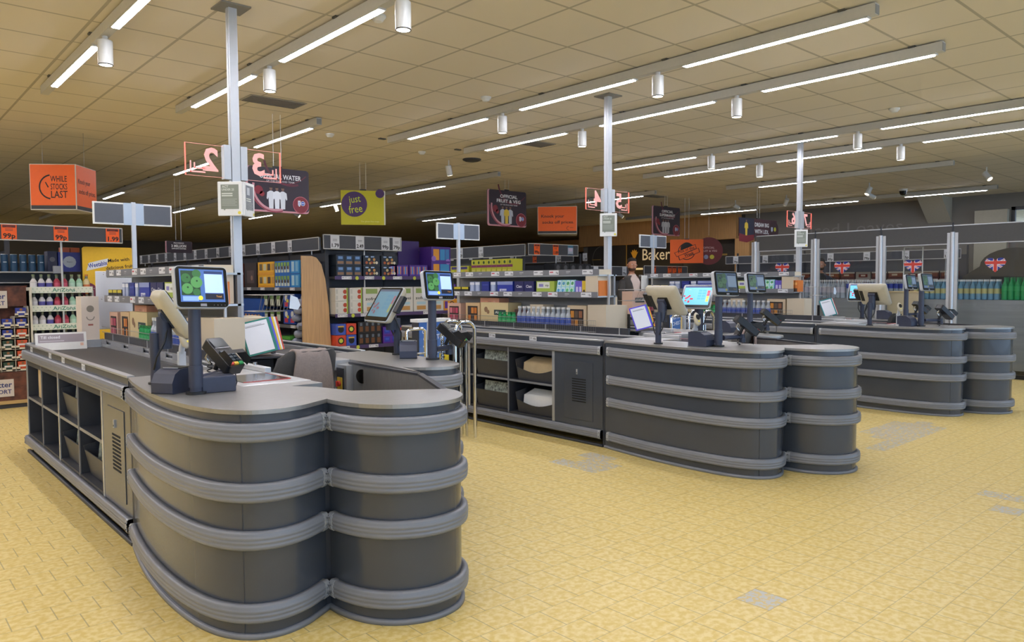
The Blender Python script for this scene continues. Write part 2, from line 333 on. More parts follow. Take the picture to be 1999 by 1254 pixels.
# ================================================================ CHECKOUT COUNTERS
def smooth_path(P,k=4):
    out=[]; n=len(P)
    for i in range(n-1):
        p0=P[max(i-1,0)];p1=P[i];p2=P[i+1];p3=P[min(i+2,n-1)]
        for j in range(k):
            t=j/k; out.append(tuple(.5*((2*p1[a])+(-p0[a]+p2[a])*t+(2*p0[a]-5*p1[a]+4*p2[a]-p3[a])*t*t+(-p0[a]+3*p1[a]-3*p2[a]+p3[a])*t**3) for a in (0,1)))
    return out+[P[-1]]
def offset(P,d):                              # open path, d to the right hand of travel
    out=[]
    for i,p in enumerate(P):
        a=Vector(P[max(i-1,0)]); b=Vector(P[min(i+1,len(P)-1)]); t=(b-a).normalized(); out.append((p[0]+t.y*d,p[1]-t.x*d))
    return out
RP=[(0,0),(.02,0),(.029,.008),(.031,.02),(.027,.024),(.031,.028),(.032,.038),(.028,.042),(.032,.046),(.031,.056),(.027,.06),(.029,.068),(.02,.076),(0,.076)]
def sweep(mb,P,z,side,m,prof=RP,grow=0):
    offs=[offset(P,side*(d+(grow if d>0 else 0))) for d,_ in prof]
    rings=[[(offs[j][i][0],offs[j][i][1],z+prof[j][1]+(0 if not grow else (-.001 if prof[j][1]<.03 else .001))) for j in range(len(prof))] for i in range(len(P))]
    return mb.loft(rings,m)
capm=mat('rail_end_cap','#a3a5a8',.35,.3); RZ=(.07,.365,.556,.797)
def trimends(P,d):
    P=[Vector(p) for p in P]
    for _ in (0,1):
        r=d
        while (P[1]-P[0]).length<r: r-=(P[1]-P[0]).length; P.pop(0)
        P[0]=P[0]+(P[1]-P[0]).normalized()*r; P.reverse()
    return [tuple(p) for p in P]
def rails(t,P,side,zs,ends=(1,1),trim=.052):
    Q=trimends(P,trim)
    for z in zs:
        r=sweep(MB(),Q,z,side,rubber).build('bumper_rail',t)
        for e,i in ((ends[0],0),(ends[1],-1)):
            if not e: continue
            a=Vector(Q[i]); b_=Vector(Q[1 if i==0 else -2]); d=(b_-a).normalized()*.028
            E2=[tuple(a),tuple(a+d)] if i==0 else [tuple(a+d),tuple(a)]
            mb=sweep(MB(),E2,z,side,capm,grow=.003)
            n=Vector((d.y,-d.x)).normalized()*side*(1 if i==0 else -1); cpt=a+d*.5
            for q in (.02,.056): mb.cyl((cpt.x+n.x*.03,cpt.y+n.y*.03,z+q),(cpt.x+n.x*.037,cpt.y+n.y*.037,z+q),.004,'#5f6164',n=8)
            mb.build('rail_end_cap',r)
L1=smooth_path([(0,1.40),(-.04,1.15),(-.075,.85),(-.09,.55),(-.082,.3),(-.055,.12),(-.008,.0),(.06,-.075),(.15,-.105),(.25,-.09),(.34,-.045),(.42,.0)])
L2=smooth_path([(.42,.0),(.43,-.13),(.47,-.25),(.54,-.34),(.64,-.395),(.74,-.405),(.84,-.375),(.92,-.30),(.965,-.20),(.97,-.12)])
LB=smooth_path([(1.34,.8),(1.43,.69),(1.54,.64),(1.64,.67),(1.72,.78),(1.77,1.0),(1.785,1.3),(1.775,1.6),(1.76,1.9)])
COUNTERS=[(1.12,2.95),(4.84,2.85),(8.57,2.82)]
def ticket(mb,x,y,z,txt='1.99',nx=-1):
    mb2=MB(FM((x-.003,y,z),(0,-1,0))); mb2.rect(-.05,-.02,.05,.02,card).rect(-.042,-.002,-.01,.012,'#a9a9a9',.0005).text(txt,.022,0,.024,ink,.0006,.02)
    for i,m in enumerate(mb2.m): m0=mb2.mats[m]; mb.add([mb2.v[q] for q in mb2.f[i]],[tuple(range(len(mb2.f[i])))],m0)
PL=[(-.01,0),(.014,0),(.014,.016),(.008,.022),(-.01,.022)]
def cubby_case(t,xf,ys,sx):
    """open shelf case on the customer side; xf = front plane, ys = divider positions, sx = inward direction"""
    b=MB(); y0,y1=ys[0],ys[-1]; xb=xf+sx*.34
    b.box(min(xf,xb),y0,.75,max(xf,xb),y1,.795,slate_dk).box(min(xf,xb),y0,.146,max(xf,xb),y1,.165,slate_dk).box(min(xb,xb+sx*.02),y0,.1,max(xb,xb+sx*.02),y1,.79,slate_dk)
    b.build('case',t)
    for i,y in enumerate(ys):
        w=.016 if i in (0,2,len(ys)-1) else .008
        MB().box(min(xf+sx*.006,xb),y-w,.146,max(xf+sx*.006,xb),y+w,.795,slate_dk).box(min(xf-sx*.002,xf+sx*.005),y-w,.146,max(xf-sx*.002,xf+sx*.005),y+w,.795,steel_lt if w>.01 else rubber).build('divider',t)
    for i in range(len(ys)-1):
        MB().box(min(xf+sx*.004,xb),ys[i]+.014,.462,max(xf+sx*.004,xb),ys[i+1]-.014,.482,slate_dk).box(min(xf+sx*.001,xf+sx*.0035),ys[i]+.014,.462,max(xf+sx*.001,xf+sx*.0035),ys[i+1]-.014,.482,rubber).build('shelf',t)
def door(t,xf,y0,y1,sx):
    MB().box(min(xf,xf+sx*.03),y0,.146,max(xf,xf+sx*.03),y1,.795,slate).build('side_panel',t)
    d=MB().box(min(xf-sx*.004,xf),y0+.12,.2,max(xf-sx*.004,xf),y1-.14,.72,slate).build('service_door',t,bev=.002)
    v=MB()
    for k in range(10):
        z=.36+k*.022; x=xf-sx*.005; v.add([(x,y0+.2,z),(x,y1-.24,z),(x,y1-.24,z+.012),(x,y0+.2,z+.012)],[(0,1,2,3)],c('#08090a',.9))
    v.build('vent_slots',d)
    k=MB().cb(xf-sx*.008,(y0+y1)/2,.63,.008,.016,.045,steel_lt); k.cyl((xf-sx*.012,(y0+y1)/2,.62),(xf-sx*.014,(y0+y1)/2,.62),.005,blk,n=8); k.build('lock',d)
def conveyor(t,x0,x1,y0,y1,outer,tickets=()):
    """belt bed between x0 and x1, outer = -1 when the customer side is at x0"""
    m=MB().box(x0+.035,y0+.05,.80,x1-.035,y1-.04,.868,belt); 
    m.build('conveyor_belt',t)
    f=MB()
    for a,b_ in ((x0+.022,x0+.035),(x1-.035,x1-.022)): f.box(a,y0,.8,b_,y1-.036,.914,slate)
    f.box(x0+.004,y1-.035,.801,x1-.004,y1+.002,.935,steel_lt); f.build('belt_frame',t)
    g=MB()
    for a,b_ in ((x0-.004,x0+.036),(x1-.036,x1+.004)): g.box(a,y0,.915,b_,y1,.928,steel_lt)
    g.box(x0+.036,y0+.04,.868,x0+.045,y1-.05,.9,steel_lt).box(x1-.045,y0+.04,.868,x1-.036,y1-.05,.9,steel_lt)
    g.build('belt_trim',t,bev=.003)
    xi=x1 if outer<0 else x0
    w=MB(); w.box(xi-.012,y0+.2,.915,xi+.012,y1,.99,slate_dk)
    for k in range(int((y1-y0)/.5)): w.box(xi-.016,y0+.3+k*.5,.9,xi+.016,y0+.312+k*.5,.99,steel_lt)
    w.build('guard_strip',t)
    xo=x0 if outer<0 else x1
    for y,tx in tickets:
        mb=MB(); ticket(mb,xo-.001,y,.895,tx); mb.build('price_ticket',t)
def scanner_bed(t,x0,x1,y0,y1):
    b=MB().box(x0,y0,.86,x1,y1,.926,steel_lt); b.build('scanner_bed',t,bev=.004)
    MB().box(x0+.05,y0+.12,.926,x1-.06,y1-.3,.929,blkg).box(x0+.05,y0+.115,.9265,x1-.06,y0+.12,.93,'#b8433c').box(x1-.06,y0+.12,.9265,x1-.056,y1-.3,.93,'#b8433c').build('scanner_glass',t)
    b=MB().box(x1-.05,y1-.28,.926,x1-.012,y1+.12,.955,steel_lt); b.cyl((x1-.03,y1-.1,.955),(x1-.03,y1-.1,.97),.012,chrome); b.build('guide_rail',t,bev=.004)
def counterA(lab,tk,cub):
    t=thing('checkout_counter',lab,'checkout counter',(0,0,0),0,'curved grey checkout counters')
    inner=[(.96,-.12),(.62,.13),(.56,.36),(.46,.52),(.46,1.44)]
    out=L1+L2[1:]; body=MB()
    body.wall(L1,.0,.908,slate).wall(L2,.0,.908,slate).wall([out[-1]]+inner[1:]+[out[0]],.03,.908,steel,False)
    x,y=L1[26]; body.box(x-.0015,y-.002,.022,x+.004,y+.002,.9,slate_dk)
    body.build('body',t)
    MB().box(.40,-.012,.0,.44,.012,.905,slate_dk).build('corner_joint',t)
    pb=MB(); sweep(pb,L1,0,1,rubber,PL); sweep(pb,L2,0,1,rubber,PL); sweep(pb,[(0,4.55),(0,1.42)],0,1,slate_dk,PL); pb.build('plinth',t)
    o1=offset(L1,.01); o2=offset(L2,.01)
    k=o1[:-1]+[(.418,-.016)]+o2[1:]
    MB().prism(k+inner,.908,.925,steel).build('worktop',t,bev=.004)
    rails(t,L1,1,RZ); rails(t,L2,1,RZ,(1,0)); rails(t,[(0,4.55),(0,1.42)],1,(.07,.797),trim=.012)
    for z in (.07,.797): 
        e=MB(); sweep(e,[(.0,4.56),(.1,4.56)],z,-1,rubber); e.build('bumper_rail',t)
    # conveyor side
    cubby_case(t,.0,cub,1); door(t,0,1.42,cub[0],1)
    MB().box(-.003,1.43,.873,.02,4.55,.916,slate).box(.022,4.53,0,.598,4.55,.8,slate).box(.60,1.44,0,.62,4.55,.9,slate).box(0,1.405,.0,.02,1.425,.9,slate_dk).box(.02,1.44,.12,.60,4.53,.146,slate_dk).build('casing',t)
    conveyor(t,0,.62,1.45,4.55,-1,tk)
    scanner_bed(t,.30,.66,.62,1.36)
    MB().box(.3,1.36,.86,.66,1.5,.922,steel).box(.46,.5,.7,.66,.62,.922,steel).box(.64,.5,.5,.66,1.5,.9,steel).build('infill_panel',t)
    return t
def counterB(lab,tk,full=True):
    t=thing('checkout_counter',lab,'checkout counter',(0,0,0),0,'curved grey checkout counters')
    inner=[(1.36,1.9),(1.36,1.0)]
    body=MB(); body.wall(LB,.0,.908,slate).wall([LB[-1]]+inner+[LB[0]],.03,.908,steel,False); body.build('body',t)
    pb=MB(); sweep(pb,LB,0,1,rubber,PL); pb.build('plinth',t)
    MB().prism(offset(LB,.01)+[(1.34,1.9),(1.325,1.0),(1.27,.52)],.908,.925,steel).build('worktop',t,bev=.004)
    rails(t,LB,1,RZ,(0,1)); rails(t,[(1.76,1.92),(1.76,4.55)],1,(.07,.797),(1,0))
    MB().box(1.14,1.92,0,1.76,4.55,.80,slate).box(1.742,1.92,.801,1.763,4.55,.916,slate).box(1.14,1.92,.801,1.155,4.55,.9,slate).build('casing',t)
    conveyor(t,1.14,1.76,1.95,4.55,1)
    # low steel screen that closes the cashier's well towards the other counter
    p=[(1.30,1.35),(1.27,.52),(.985,-.10)]
    s=MB()
    for (a,b_) in zip(p,p[1:]):
        d=(Vector(b_)-Vector(a)).normalized(); n=Vector((d.y,-d.x))*.012
        s.prism([(a[0]-n.x,a[1]-n.y),(b_[0]-n.x,b_[1]-n.y),(b_[0]+n.x,b_[1]+n.y),(a[0]+n.x,a[1]+n.y)],.02,.91,steel)
        s.prism([(a[0]-n.x*1.3,a[1]-n.y*1.3),(b_[0]-n.x*1.3,b_[1]-n.y*1.3),(b_[0]+n.x*1.3,b_[1]+n.y*1.3),(a[0]+n.x*1.3,a[1]+n.y*1.3)],.905,.918,slate_dk)
    s.build('well_screen',t)
    s=MB().box(1.24,1.30,.66,1.345,1.9,.9,steel_lt).box(1.235,1.33,.68,1.24,1.42,.88,slate_dk); s.build('switch_housing',t)
    k=MB().box(1.231,1.345,.72,1.236,1.405,.82,'#d8b53a').box(1.229,1.35,.69,1.236,1.4,.715,white).cyl((1.231,1.375,.78),(1.215,1.375,.78),.018,'#b3342a').box(1.205,1.37,.762,1.216,1.38,.798,'#b3342a'); k.build('emergency_switch',t)
    MB().cyl((1.30,1.18,.84),(1.276,1.17,.84),.045,chrome,n=20).build('round_boss',t)
    MB().box(.9,1.6,.70,1.24,2.0,.72,steel_lt).box(1.0,1.7,.72,1.12,1.9,.78,blk).build('drawer_tray',t)
    scanner_bed(t,1.12,1.34,1.42,1.94)
    return t
LANE=['lane 2, nearest the camera','lane 3, behind the nearest checkout','lane 4, the large middle checkout','lane 5, behind the middle checkout','lane 6, front of the far right pair','lane 7, rear of the far right pair']
cub=[2.03,2.66,3.28,3.90,4.53]
TK=[((4.25,'99p'),(3.5,'1.29'),(3.05,'1.35'),(2.45,'1.59')),((2.9,'59p'),(2.3,'65p')),()]
for i,(x,y) in enumerate(COUNTERS):
    a=counterA('grey checkout counter with four bumper rails, '+LANE[2*i],TK[i],cub); a.location=(x,y,0)
    b_=counterB('grey steel-topped checkout counter, '+LANE[2*i+1],()); b_.location=(x,y,0)
# ================================================================ TILL EQUIPMENT
ZT=.925
def screen_art(mb,w,h,kind,e):
    """artwork in the local xy plane, w x h"""
    def s(n,col,k=1):
        if e<.2: col='#'+''.join('%02x'%int(int(col[i:i+2],16)*.45+v*.4) for i,v in ((1,0x78),(3,0x84),(5,0x86)))
        return mat('scr_%s_%g'%(n,e*k),col,.3,emit=e*k)
    if kind=='scan':
        mb.rect(-w/2,-h/2,w/2,h/2,s('bg','#3f5f9a')).rect(-w*.47,-h*.3,-.01,h*.45,s('dkg','#1d3a22'),.0004)
        for x,y,r in ((-.36,.22,.13),(-.13,.1,.16),(-.34,-.1,.15),(-.12,.36,.12),(-.14,-.2,.1)): mb.disc(w*x,h*y,h*r*1.1,s('ap%g'%r,'#2f5f32' if r<.15 else '#4a8248'),.0008+r*.002,n=16)
        for x,y in ((-.33,.24),(-.12,.14),(-.33,-.06)): mb.disc(w*x,h*y,h*.03,s('dkg','#1d3a22'),.0016,n=8)
        mb.rect(.01,-h*.22,w*.47,h*.36,s('pan','#a9c4ee'),.0004).rect(0.01,h*.37,w*.47,h*.45,s('nv','#20305a'),.0004).rect(0.01,-h*.42,w*.47,-h*.24,s('nv2','#15192a'),.0004)
        mb.text('Total',w*.36,-h*.33,h*.08,s('or','#d99a3a'),.001).disc(-w*.06,-h*.38,h*.07,s('ye','#e6d23a'),.001,n=12).rect(-w*.45,-h*.47,-w*.1,-h*.33,s('bg2','#7f9fe0'),.0004)
    else:
        mb.rect(-w/2,-h/2,w/2,h/2,s('cy','#57a8cc')).rect(-w/2,h*.42,w/2,h*.5,s('nv','#20305a'),.0004).text('.....',-w*.3,h*.33,h*.1,s('wh','#e8f4f8'),.0005)
        rnd=random.Random(3)
        for i in range(11): mb.disc(-w*.3+rnd.uniform(-.16,.16)*w,-h*.18+rnd.uniform(-.2,.2)*h,h*.05,s('rd','#a8283c'),.0006+i*.0001,n=10)
        for i in range(2):
            for j in range(4): mb.rect(w*(.04+.15*i),h*(.2-.14*j),w*(.17+.15*i),h*(.3-.14*j),s('cb','#3f9fd0'),.0006)
        for j,cc in enumerate(('#c83a4a','#c83a4a','#c9c83a','#c9c83a')): mb.rect(w*.37,h*(.12-.15*j),w*.47,h*(.26-.15*j),s('k'+cc[1:4],cc),.0006)
def rrect(w,h,r,n=4):
    P=[]
    for cx,cy,a in ((w/2-r,h/2-r,0),(-w/2+r,h/2-r,PI/2),(-w/2+r,-h/2+r,PI),(w/2-r,-h/2+r,1.5*PI)):
        for i in range(n+1): t=a+PI/2*i/n; P.append((cx+r*math.cos(t),cy+r*math.sin(t)))
    return P
def head(par,M,w,h,kind,e,deep=.035,back=False):
    """flat screen head: frame matrix M (x right, y up, z towards viewer)"""
    b=MB(M); b.prism(rrect(w,h,.02),-deep,-.004,lgt if not back else cream,sm=False).build('casing',par,bev=.003)
    MB(M).prism(rrect(w*.965,h*.96,.017),-.004,.001,blkg).build('bezel',par)
    mb=MB(M@Matrix.Translation((0,h*.03,.002))); screen_art(mb,w*.84,h*.78,kind,e); mb.build('screen',par)
    k=MB(M@Matrix.Translation((0,-h*.43,.0015))); k.rect(-.014,-.006,.014,.006,'#8a8a90')
    for i in range(4): k.disc(w*(.2+i*.07),0,.002,'#6a6a70',0,n=6)
    k.build('button_row',par)
def tilt(loc,rz,back,roll=0):                # screen frame facing -Y, then turned rz, leaned back
    return Matrix.Translation(loc)@Matrix.Rotation(rz,4,'Z')@Matrix.Rotation(-back,4,'X')@FM((0,0,0))@Matrix.Rotation(roll,4,'Z')
def cust_display(x,y,lab,hz=1.41,e=.9,rz=0,roll=-.03,w=.235,h=.19,lean=.2):
    t=thing('customer_display',lab,'customer display',(x,y,ZT),0,'customer screens on posts'); z=hz-ZT
    MB().cyl((0,0,0),(0,0,z-.02),.027,navy,n=18).cyl((0,0,.03),(0,0,.13),.031,navy,n=18).build('post',t)
    MB().cyl((0,0,0),(0,0,.012),.045,blk,n=20).build('base_plate',t)
    MB().cb(0,-.012,z,.09,.05,.1,navy).build('mount',t,bev=.006)
    head(t,tilt((.02,-.055,z),rz,lean,roll),w,h,'scan',e); return t
def monitor(x,y,lab,rz,hz=1.26,e=1.0,kind='till',w=.33,h=.27,lean=.5,side=1):
    """operator monitor: facing local -Y before rz, with arm and post behind it"""
    t=thing('till_monitor',lab,'monitor',(x,y,ZT),rz,'operator monitors'); z=hz-ZT
    MB().cyl((0,0,0),(0,0,z-.08),.024,navy,n=16).build('post',t); MB().cyl((0,0,0),(0,0,.01),.036,blk,n=16).build('base_plate',t)
    a=MB().cyl((0,-.045,z-.16),(0,-.045,z+.0),.036,navy,n=16).cyl((0,0,z-.11),(0,-.045,z-.11),.02,navy).cyl((-.04,-.06,z+.01),(.04,-.06,z+.01),.038,navy,n=16); a.cyl((0,-.04,z),(0,-.06,z+.01),.02,navy); a.build('hinge_arm',t)
    M=tilt((0,-.1,z+.02),0,lean); b=MB(M)
    b.loft([[(p[0]*k,p[1]*k2,q) for p in rrect(w,h,.02)] for k,k2,q in ((1,1,-.006),(1,1,-.022),(.9,.88,-.045),(.5,.55,-.052))],cream).build('back_shell',t)
    MB(M).box(w*.3,-h*.25,-.05,w*.43,h*.25,-.035,blk).box(-w*.2,-h*.2,-.06,w*.1,h*.2,-.04,blk).build('vent_cover',t)
    MB(M).prism(rrect(w*1.0,h,.02),-.006,0,lgt).build('casing',t); MB(M).prism(rrect(w*.97,h*.96,.018),0,.004,blkg).build('bezel',t)
    mb=MB(M@Matrix.Translation((0,h*.03,.0045))); screen_art(mb,w*.86,h*.8,kind,e); mb.build('screen',t)
    MB(M).box(w*.5,-.05,-.035,w*.5+.05,.07,-.005,blk).build('card_swipe',t)
    MB().tube([(.02,-.06,z-.03),(.05,-.03,z-.1),(.06,.0,z-.18),(.035,.01,z-.24),(.025,.0,z-.27)],.005,blk).tube([(-.02,-.06,z-.03),(-.045,-.04,z-.12),(-.05,0,z-.2),(-.02,.01,z-.26)],.005,blk).build('cable',t); return t
def pinpad(x,y,lab,px=0,py=0,hz=1.13,rz=0):
    """card reader on its own short post, clamped by an arm that runs to (px,py)"""
    t=thing('card_reader',lab,'card reader',(x,y,ZT),0,'card readers on posts'); z=hz-ZT; dx,dy=px-x,py-y
    MB().cyl((0,0,.03),(0,0,z-.09),.021,navy,n=14).cyl((0,0,.02),(0,0,.05),.026,navy).build('post',t)
    MB().cyl((0,0,.065),(dx*.8,dy*.8,.065),.018,navy,n=10).build('clamp_arm',t)
    M=tilt((.01,-.05,z),rz,.9)@Matrix.Scale(1.2,4); b=MB(M); b.prism(rrect(.082,.175,.012),-.045,-.004,blk)
    b.build('casing',t,bev=.004)
    b=MB(M); b.prism(rrect(.06,.05,.004),-.004,.0015,blkg); b.build('screen',t) if 0 else None
    s=MB(M); s.poly([(-.032,.03),(.032,.03),(.032,.075),(-.032,.075)],c('#3c4244',.2),0).rect(-.034,.022,.034,.026,'#9a9da0',0); s.build('screen',t)
    k=MB(M@Matrix.Translation((0,-.035,0)))
    for r in range(4):
        for q in range(3): k.cb((q-1)*.021,.034-r*.017,.0,.016,.011,.006,'#3d4750')
    for q,cc in enumerate(('#c8463c','#d8b13c','#2f9a55')): k.cb((q-1)*.023,-.037,.0,.02,.012,.008,cc)
    k.build('keypad',t)
    g=MB(M); g.add([(-.042,-.01,0),(-.042,-.09,0),(-.046,-.09,.035),(-.046,-.03,.035)],[(0,1,2,3)],blk).add([(.042,-.01,0),(.042,-.09,0),(.046,-.09,.035),(.046,-.03,.035)],[(0,1,2,3)],blk).add([(-.046,-.03,.035),(-.046,-.05,.035),(.046,-.05,.035),(.046,-.03,.035)],[(0,1,2,3)],blk); g.build('privacy_hood',t)
    MB().cyl((-.05,.0,z-.02),(.0,.0,z-.02),.012,chrome).tube([(-.05,0,z),(-.06,.02,z-.03),(-.045,.0,z-.06)],.007,chrome).cyl((-.02,.01,z-.09),(-.0,-.02,z-.01),.012,blk).build('bracket',t)
    P=[(-.05+.012*math.cos(i*.9),.0+.012*math.sin(i*.9),z-.06-i*.0032) for i in range(50)]; MB().tube(P,.0035,blk,n=5).build('coiled_cable',t)
    MB().tube([(.02,-.04,z-.07),(.045,-.07,z-.1),(.05,-.075,z-.15),(.045,-.07,z-.17)],.003,blk,n=5).build('tether',t); return t
def handscanner(x,y,lab,rz=0,hz=1.13):
    t=thing('hand_scanner_stand',lab,'barcode scanner',(x,y,ZT),rz,'hand scanners on stands'); z=hz-ZT
    MB().cyl((0,0,0),(0,0,.02),.04,steel_lt,n=18).build('base',t)
    MB().box(-.02,-.012,.01,.02,.012,z-.07,lgt).tube([(0,0,z-.08),(0,-.005,z-.05),(0,-.02,z-.02)],.016,lgt).build('post',t,bev=.004)
    M=Matrix.Translation((0,-.035,z))@Matrix.Rotation(-.5,4,'X'); rg=[]
    for q,w,h in ((-.07,.012,.014),(-.05,.03,.024),(-.01,.038,.026),(.03,.035,.024),(.06,.022,.018),(.075,.01,.01)): rg.append([tuple(M@Vector((.75*w*math.cos(a*PI/6),h*.8*math.sin(a*PI/6),q*.75))) for a in range(12)])
    MB().loft(rg,cream).build('scanner_head',t); MB(M).disc(0,0,.0,'#222222',0) if 0 else None
    MB(M@FM((0,-.0215,.0))).disc(0,.01,.017,blk,0,ry=.024,n=14).disc(0,-.025,.006,mat('amber','#d6c43a',.4,emit=.3),.0,n=10).build('window',t)
    MB().tube([(0,.0,z-.03),(.03,.02,z-.1),(.025,.03,z-.17)],.004,blk,n=5).build('cable',t); return t
def printer(x,y,lab,rz=0,w=.115,d=.165,h=.11):
    t=thing('receipt_printer',lab,'printer',(x,y,ZT),rz,'receipt printers'); P=[(-d/2,0),(d/2,0),(d/2,h),(-d*.15,h),(-d*.38,h*.82),(-d/2,h*.45)]
    b=MB(Matrix(((0,0,1,0),(1,0,0,0),(0,1,0,0),(0,0,0,1)))); b.prism(P,-w/2,w/2,navy); b.build('body',t,bev=.008)
    MB().box(-w*.42,-d*.12,h,w*.42,d*.42,h+.004,blk).build('lid',t); MB().box(-w*.35,-d*.16,h+.001,w*.35,-d*.13,h+.006,'#8c8f94').build('paper_slot',t); return t
# items counter by counter (positions measured on each desk)
def LN(i): return 'of lane %d'%(i+2)
EQ=[ # lane, display, monitor(x,y,rz), pinpad, scanner, printer
 (0,(1.17,3.48),(1.14,3.97,1.42),(1.34,3.64),(1.34,4.2),(1.12,3.62,-1.0)),
 (1,(2.84,3.98),(2.86,4.43,-1.65),(3.01,4.03),None,(2.80,4.2,-.6)),
 (2,(5.00,3.24),(4.88,3.72,1.45),(5.27,3.2),(4.98,3.44),(4.95,3.36,.0)),
 (3,(6.54,3.89),(6.44,4.38,-1.4),(6.70,3.80),None,(6.5,4.12,0)),
 (4,(8.79,3.15),(8.60,3.62,1.5),(9.02,3.03),(8.72,3.36),(8.73,3.27,-.2)),
 (5,(10.26,3.86),(10.12,4.36,-1.25),(10.40,3.78),None,(10.2,4.1,0))]
WH=['on the nearest counter at the left','on the counter behind the nearest one','on the front desk of the middle pair','on the rear desk of the middle pair','on the front desk of the far right pair','on the rear desk of the far right pair']
for i,d,m,p,s,r in EQ:
    w=WH[i]
    cust_display(d[0],d[1],'white-rimmed customer touchscreen with apple picture, '+w,e=(.7,.6,.05,.05,.08,.08)[i],rz=(0.05,0,-.25,-.25,-.15,-.15)[i])
    monitor(m[0],m[1],('cream-backed operator monitor seen from behind, ' if i%2==0 else 'operator monitor with blue till screen, ')+w,m[2],e=(1,.08,1,.8,1,.8)[i],lean=.55)
    pinpad(p[0],p[1],'black card reader with coloured keys, '+w,d[0],d[1],rz=(.35,.5,.9,.9,1.1,1.1)[i],hz=1.1)
    if s: handscanner(s[0],s[1],'hand scanner on a pale stand '+w,rz=(.2,0,-.5,0,-.8,0)[i])
    printer(r[0],r[1],'dark receipt printer '+w,r[2])
t=thing('receipt_box','low navy box beside the nearest customer display post','box',(1.27,3.5,ZT),-.1); MB().box(-.075,-.05,0,.075,.06,.075,navy).build('body',t,bev=.005)
# document holders
def docholder(x,y,lab,tabs,rz=-.3,sc=1):
    t=thing('document_flip_holder',lab,'document holder',(x,y,ZT-.005),rz,'price list flip holders')
    MB().box(-.1,-.06,0,.14,.1,.012,slate_dk).box(-.12,.03,.012,-.11,.08,.18,blk).build('base',t)
    for k,cc in enumerate(tabs[::-1]):
        j=len(tabs)-1-k; M=tilt((.0+.013*j,.01+.012*j,.145),-.05*j,.3,.22); f=MB(M); w,h=.2,.24
        f.box(-w/2,-h/2,-.003,w/2,h/2,0,cc)
        f.build('flip_panel',t)
        if j==0: MB(M).rect(-w/2+.012,-h/2+.012,w/2-.02,h/2-.012,mat('paper','#e3e4e8',.6,noise=.01),.0015).rect(-w/2+.03,h/2-.045,w/2-.04,h/2-.04,'#8a8c90',.002).rect(-w/2+.03,h/2-.036,w/2-.06,h/2-.033,'#8a8c90',.002).build('price_list_sheet',t)
    return t
docholder(2.08,4.93,'flip holder with green, blue, yellow and red edges by the left pillar',('#1f7a6c','#5a55d0','#e3c32c','#e4e4e4','#b8432f'))
docholder(6.02,4.8,'flip holder with violet and yellow edges at the foot of the middle pillar',('#5a4bd8','#1f7a6c','#e3c32c','#b8432f'),-.45)
docholder(9.98,4.75,'flip holder with teal edge at the foot of the right pillar',('#1f8a8c','#e4e4e4','#b8432f'),-.55)
# chairs
def chair(x,y,rz,lab,m=fabric,arm=True):
    t=thing('cashier_chair',lab,'chair',(x,y,0),rz,'cashier chairs')
    MB().loft([[(a*(.23*k),b_*(.22*k),z) for a,b_ in [(math.cos(q*PI/8),math.sin(q*PI/8)) for q in range(16)]] for k,z in ((.8,.5),(1,.52),(1,.56),(.85,.585))],m).build('seat',t)
    rg=[]
    for z,w,y0 in ((.62,.15,.2),(.66,.19,.21),(.78,.22,.23),(.9,.225,.26),(.98,.21,.28),(1.02,.16,.29)):
        n=20; r=[]
        for q in range(n):
            a=2*PI*q/n; xx=w*math.copysign(abs(math.cos(a))**.6,math.cos(a)); r.append((xx,y0-1.6*xx*xx+.03*math.sin(a),z))
        rg.append(r)
    MB().loft(rg,m).build('backrest',t); MB().box(-.03,.2,.5,.03,.23,.72,blk).build('back_support',t)
    if arm:
        for s in (-1,1): MB().tube([(s*.2,.05,.53),(s*.24,.05,.55),(s*.245,.05,.7),(s*.245,-.1,.72),(s*.245,.14,.73)],.022,blk).build('armrest',t)
    MB().cyl((0,0,.12),(0,0,.5),.025,blk).build('gas_column',t)
    for k in range(5):
        a=2*PI*k/5; l=MB().tube([(0,0,.12),(.26*math.cos(a),.26*math.sin(a),.08)],.02,blk).build('leg',t); MB().cyl((.26*math.cos(a)-.015*math.sin(a),.26*math.sin(a)+.015*math.cos(a),.035),(.26*math.cos(a)+.015*math.sin(a),.26*math.sin(a)-.015*math.cos(a),.035),.035,blk).build('caster',l)
    return t
chair(2.06,4.45,3.3,'grey padded cashier chair with a jacket over it, nearest counter')
def jacket(x,y,rz,lab,m,z=0):
    g=[]
    for xx in [i/10-.5 for i in range(11)]:
        col=[]
        for s,(yy,zz) in enumerate([(.335,.62),(.335,.75),(.34,.9),(.335,1.0),(.31,1.045),(.27,1.045),(.23,1.0),(.2,.88),(.195,.78)]):
            px=.03+xx*(.22+(.05 if s<3 else 0)); col.append((px,yy-1.4*px*px+.006*math.sin(xx*23+s),z+zz+.004*math.sin(xx*17)))
        g.append(col)
    mb=MB(); V=[p for q in g for p in q]; n=9; mb.add(V,[(i*n+j,i*n+j+1,(i+1)*n+j+1,(i+1)*n+j) for i in range(10) for j in range(8)],m,True)
    o=mb.build('jacket',loc=(x,y,0),rz=rz,sub=1); s=o.modifiers.new('thick','SOLIDIFY'); s.thickness=.014; tag(o,lab,'jacket'); return o
jacket(2.06,4.45,3.3,'taupe jacket hanging over the chair back, nearest counter',jacketm,-.01)
chair(5.79,3.77,3.9,'grey padded cashier chair behind the middle front desk')
jacket(5.79,3.77,3.9,'beige jacket over the chair at the middle counter',mat('beige_cloth','#a08c84',.95,noise=.06,nscale=90))
chair(9.52,3.97,3.6,'black ribbed cashier chair behind the far right counter',mat('black_mesh','#151515',.8,noise=.2,nscale=60))
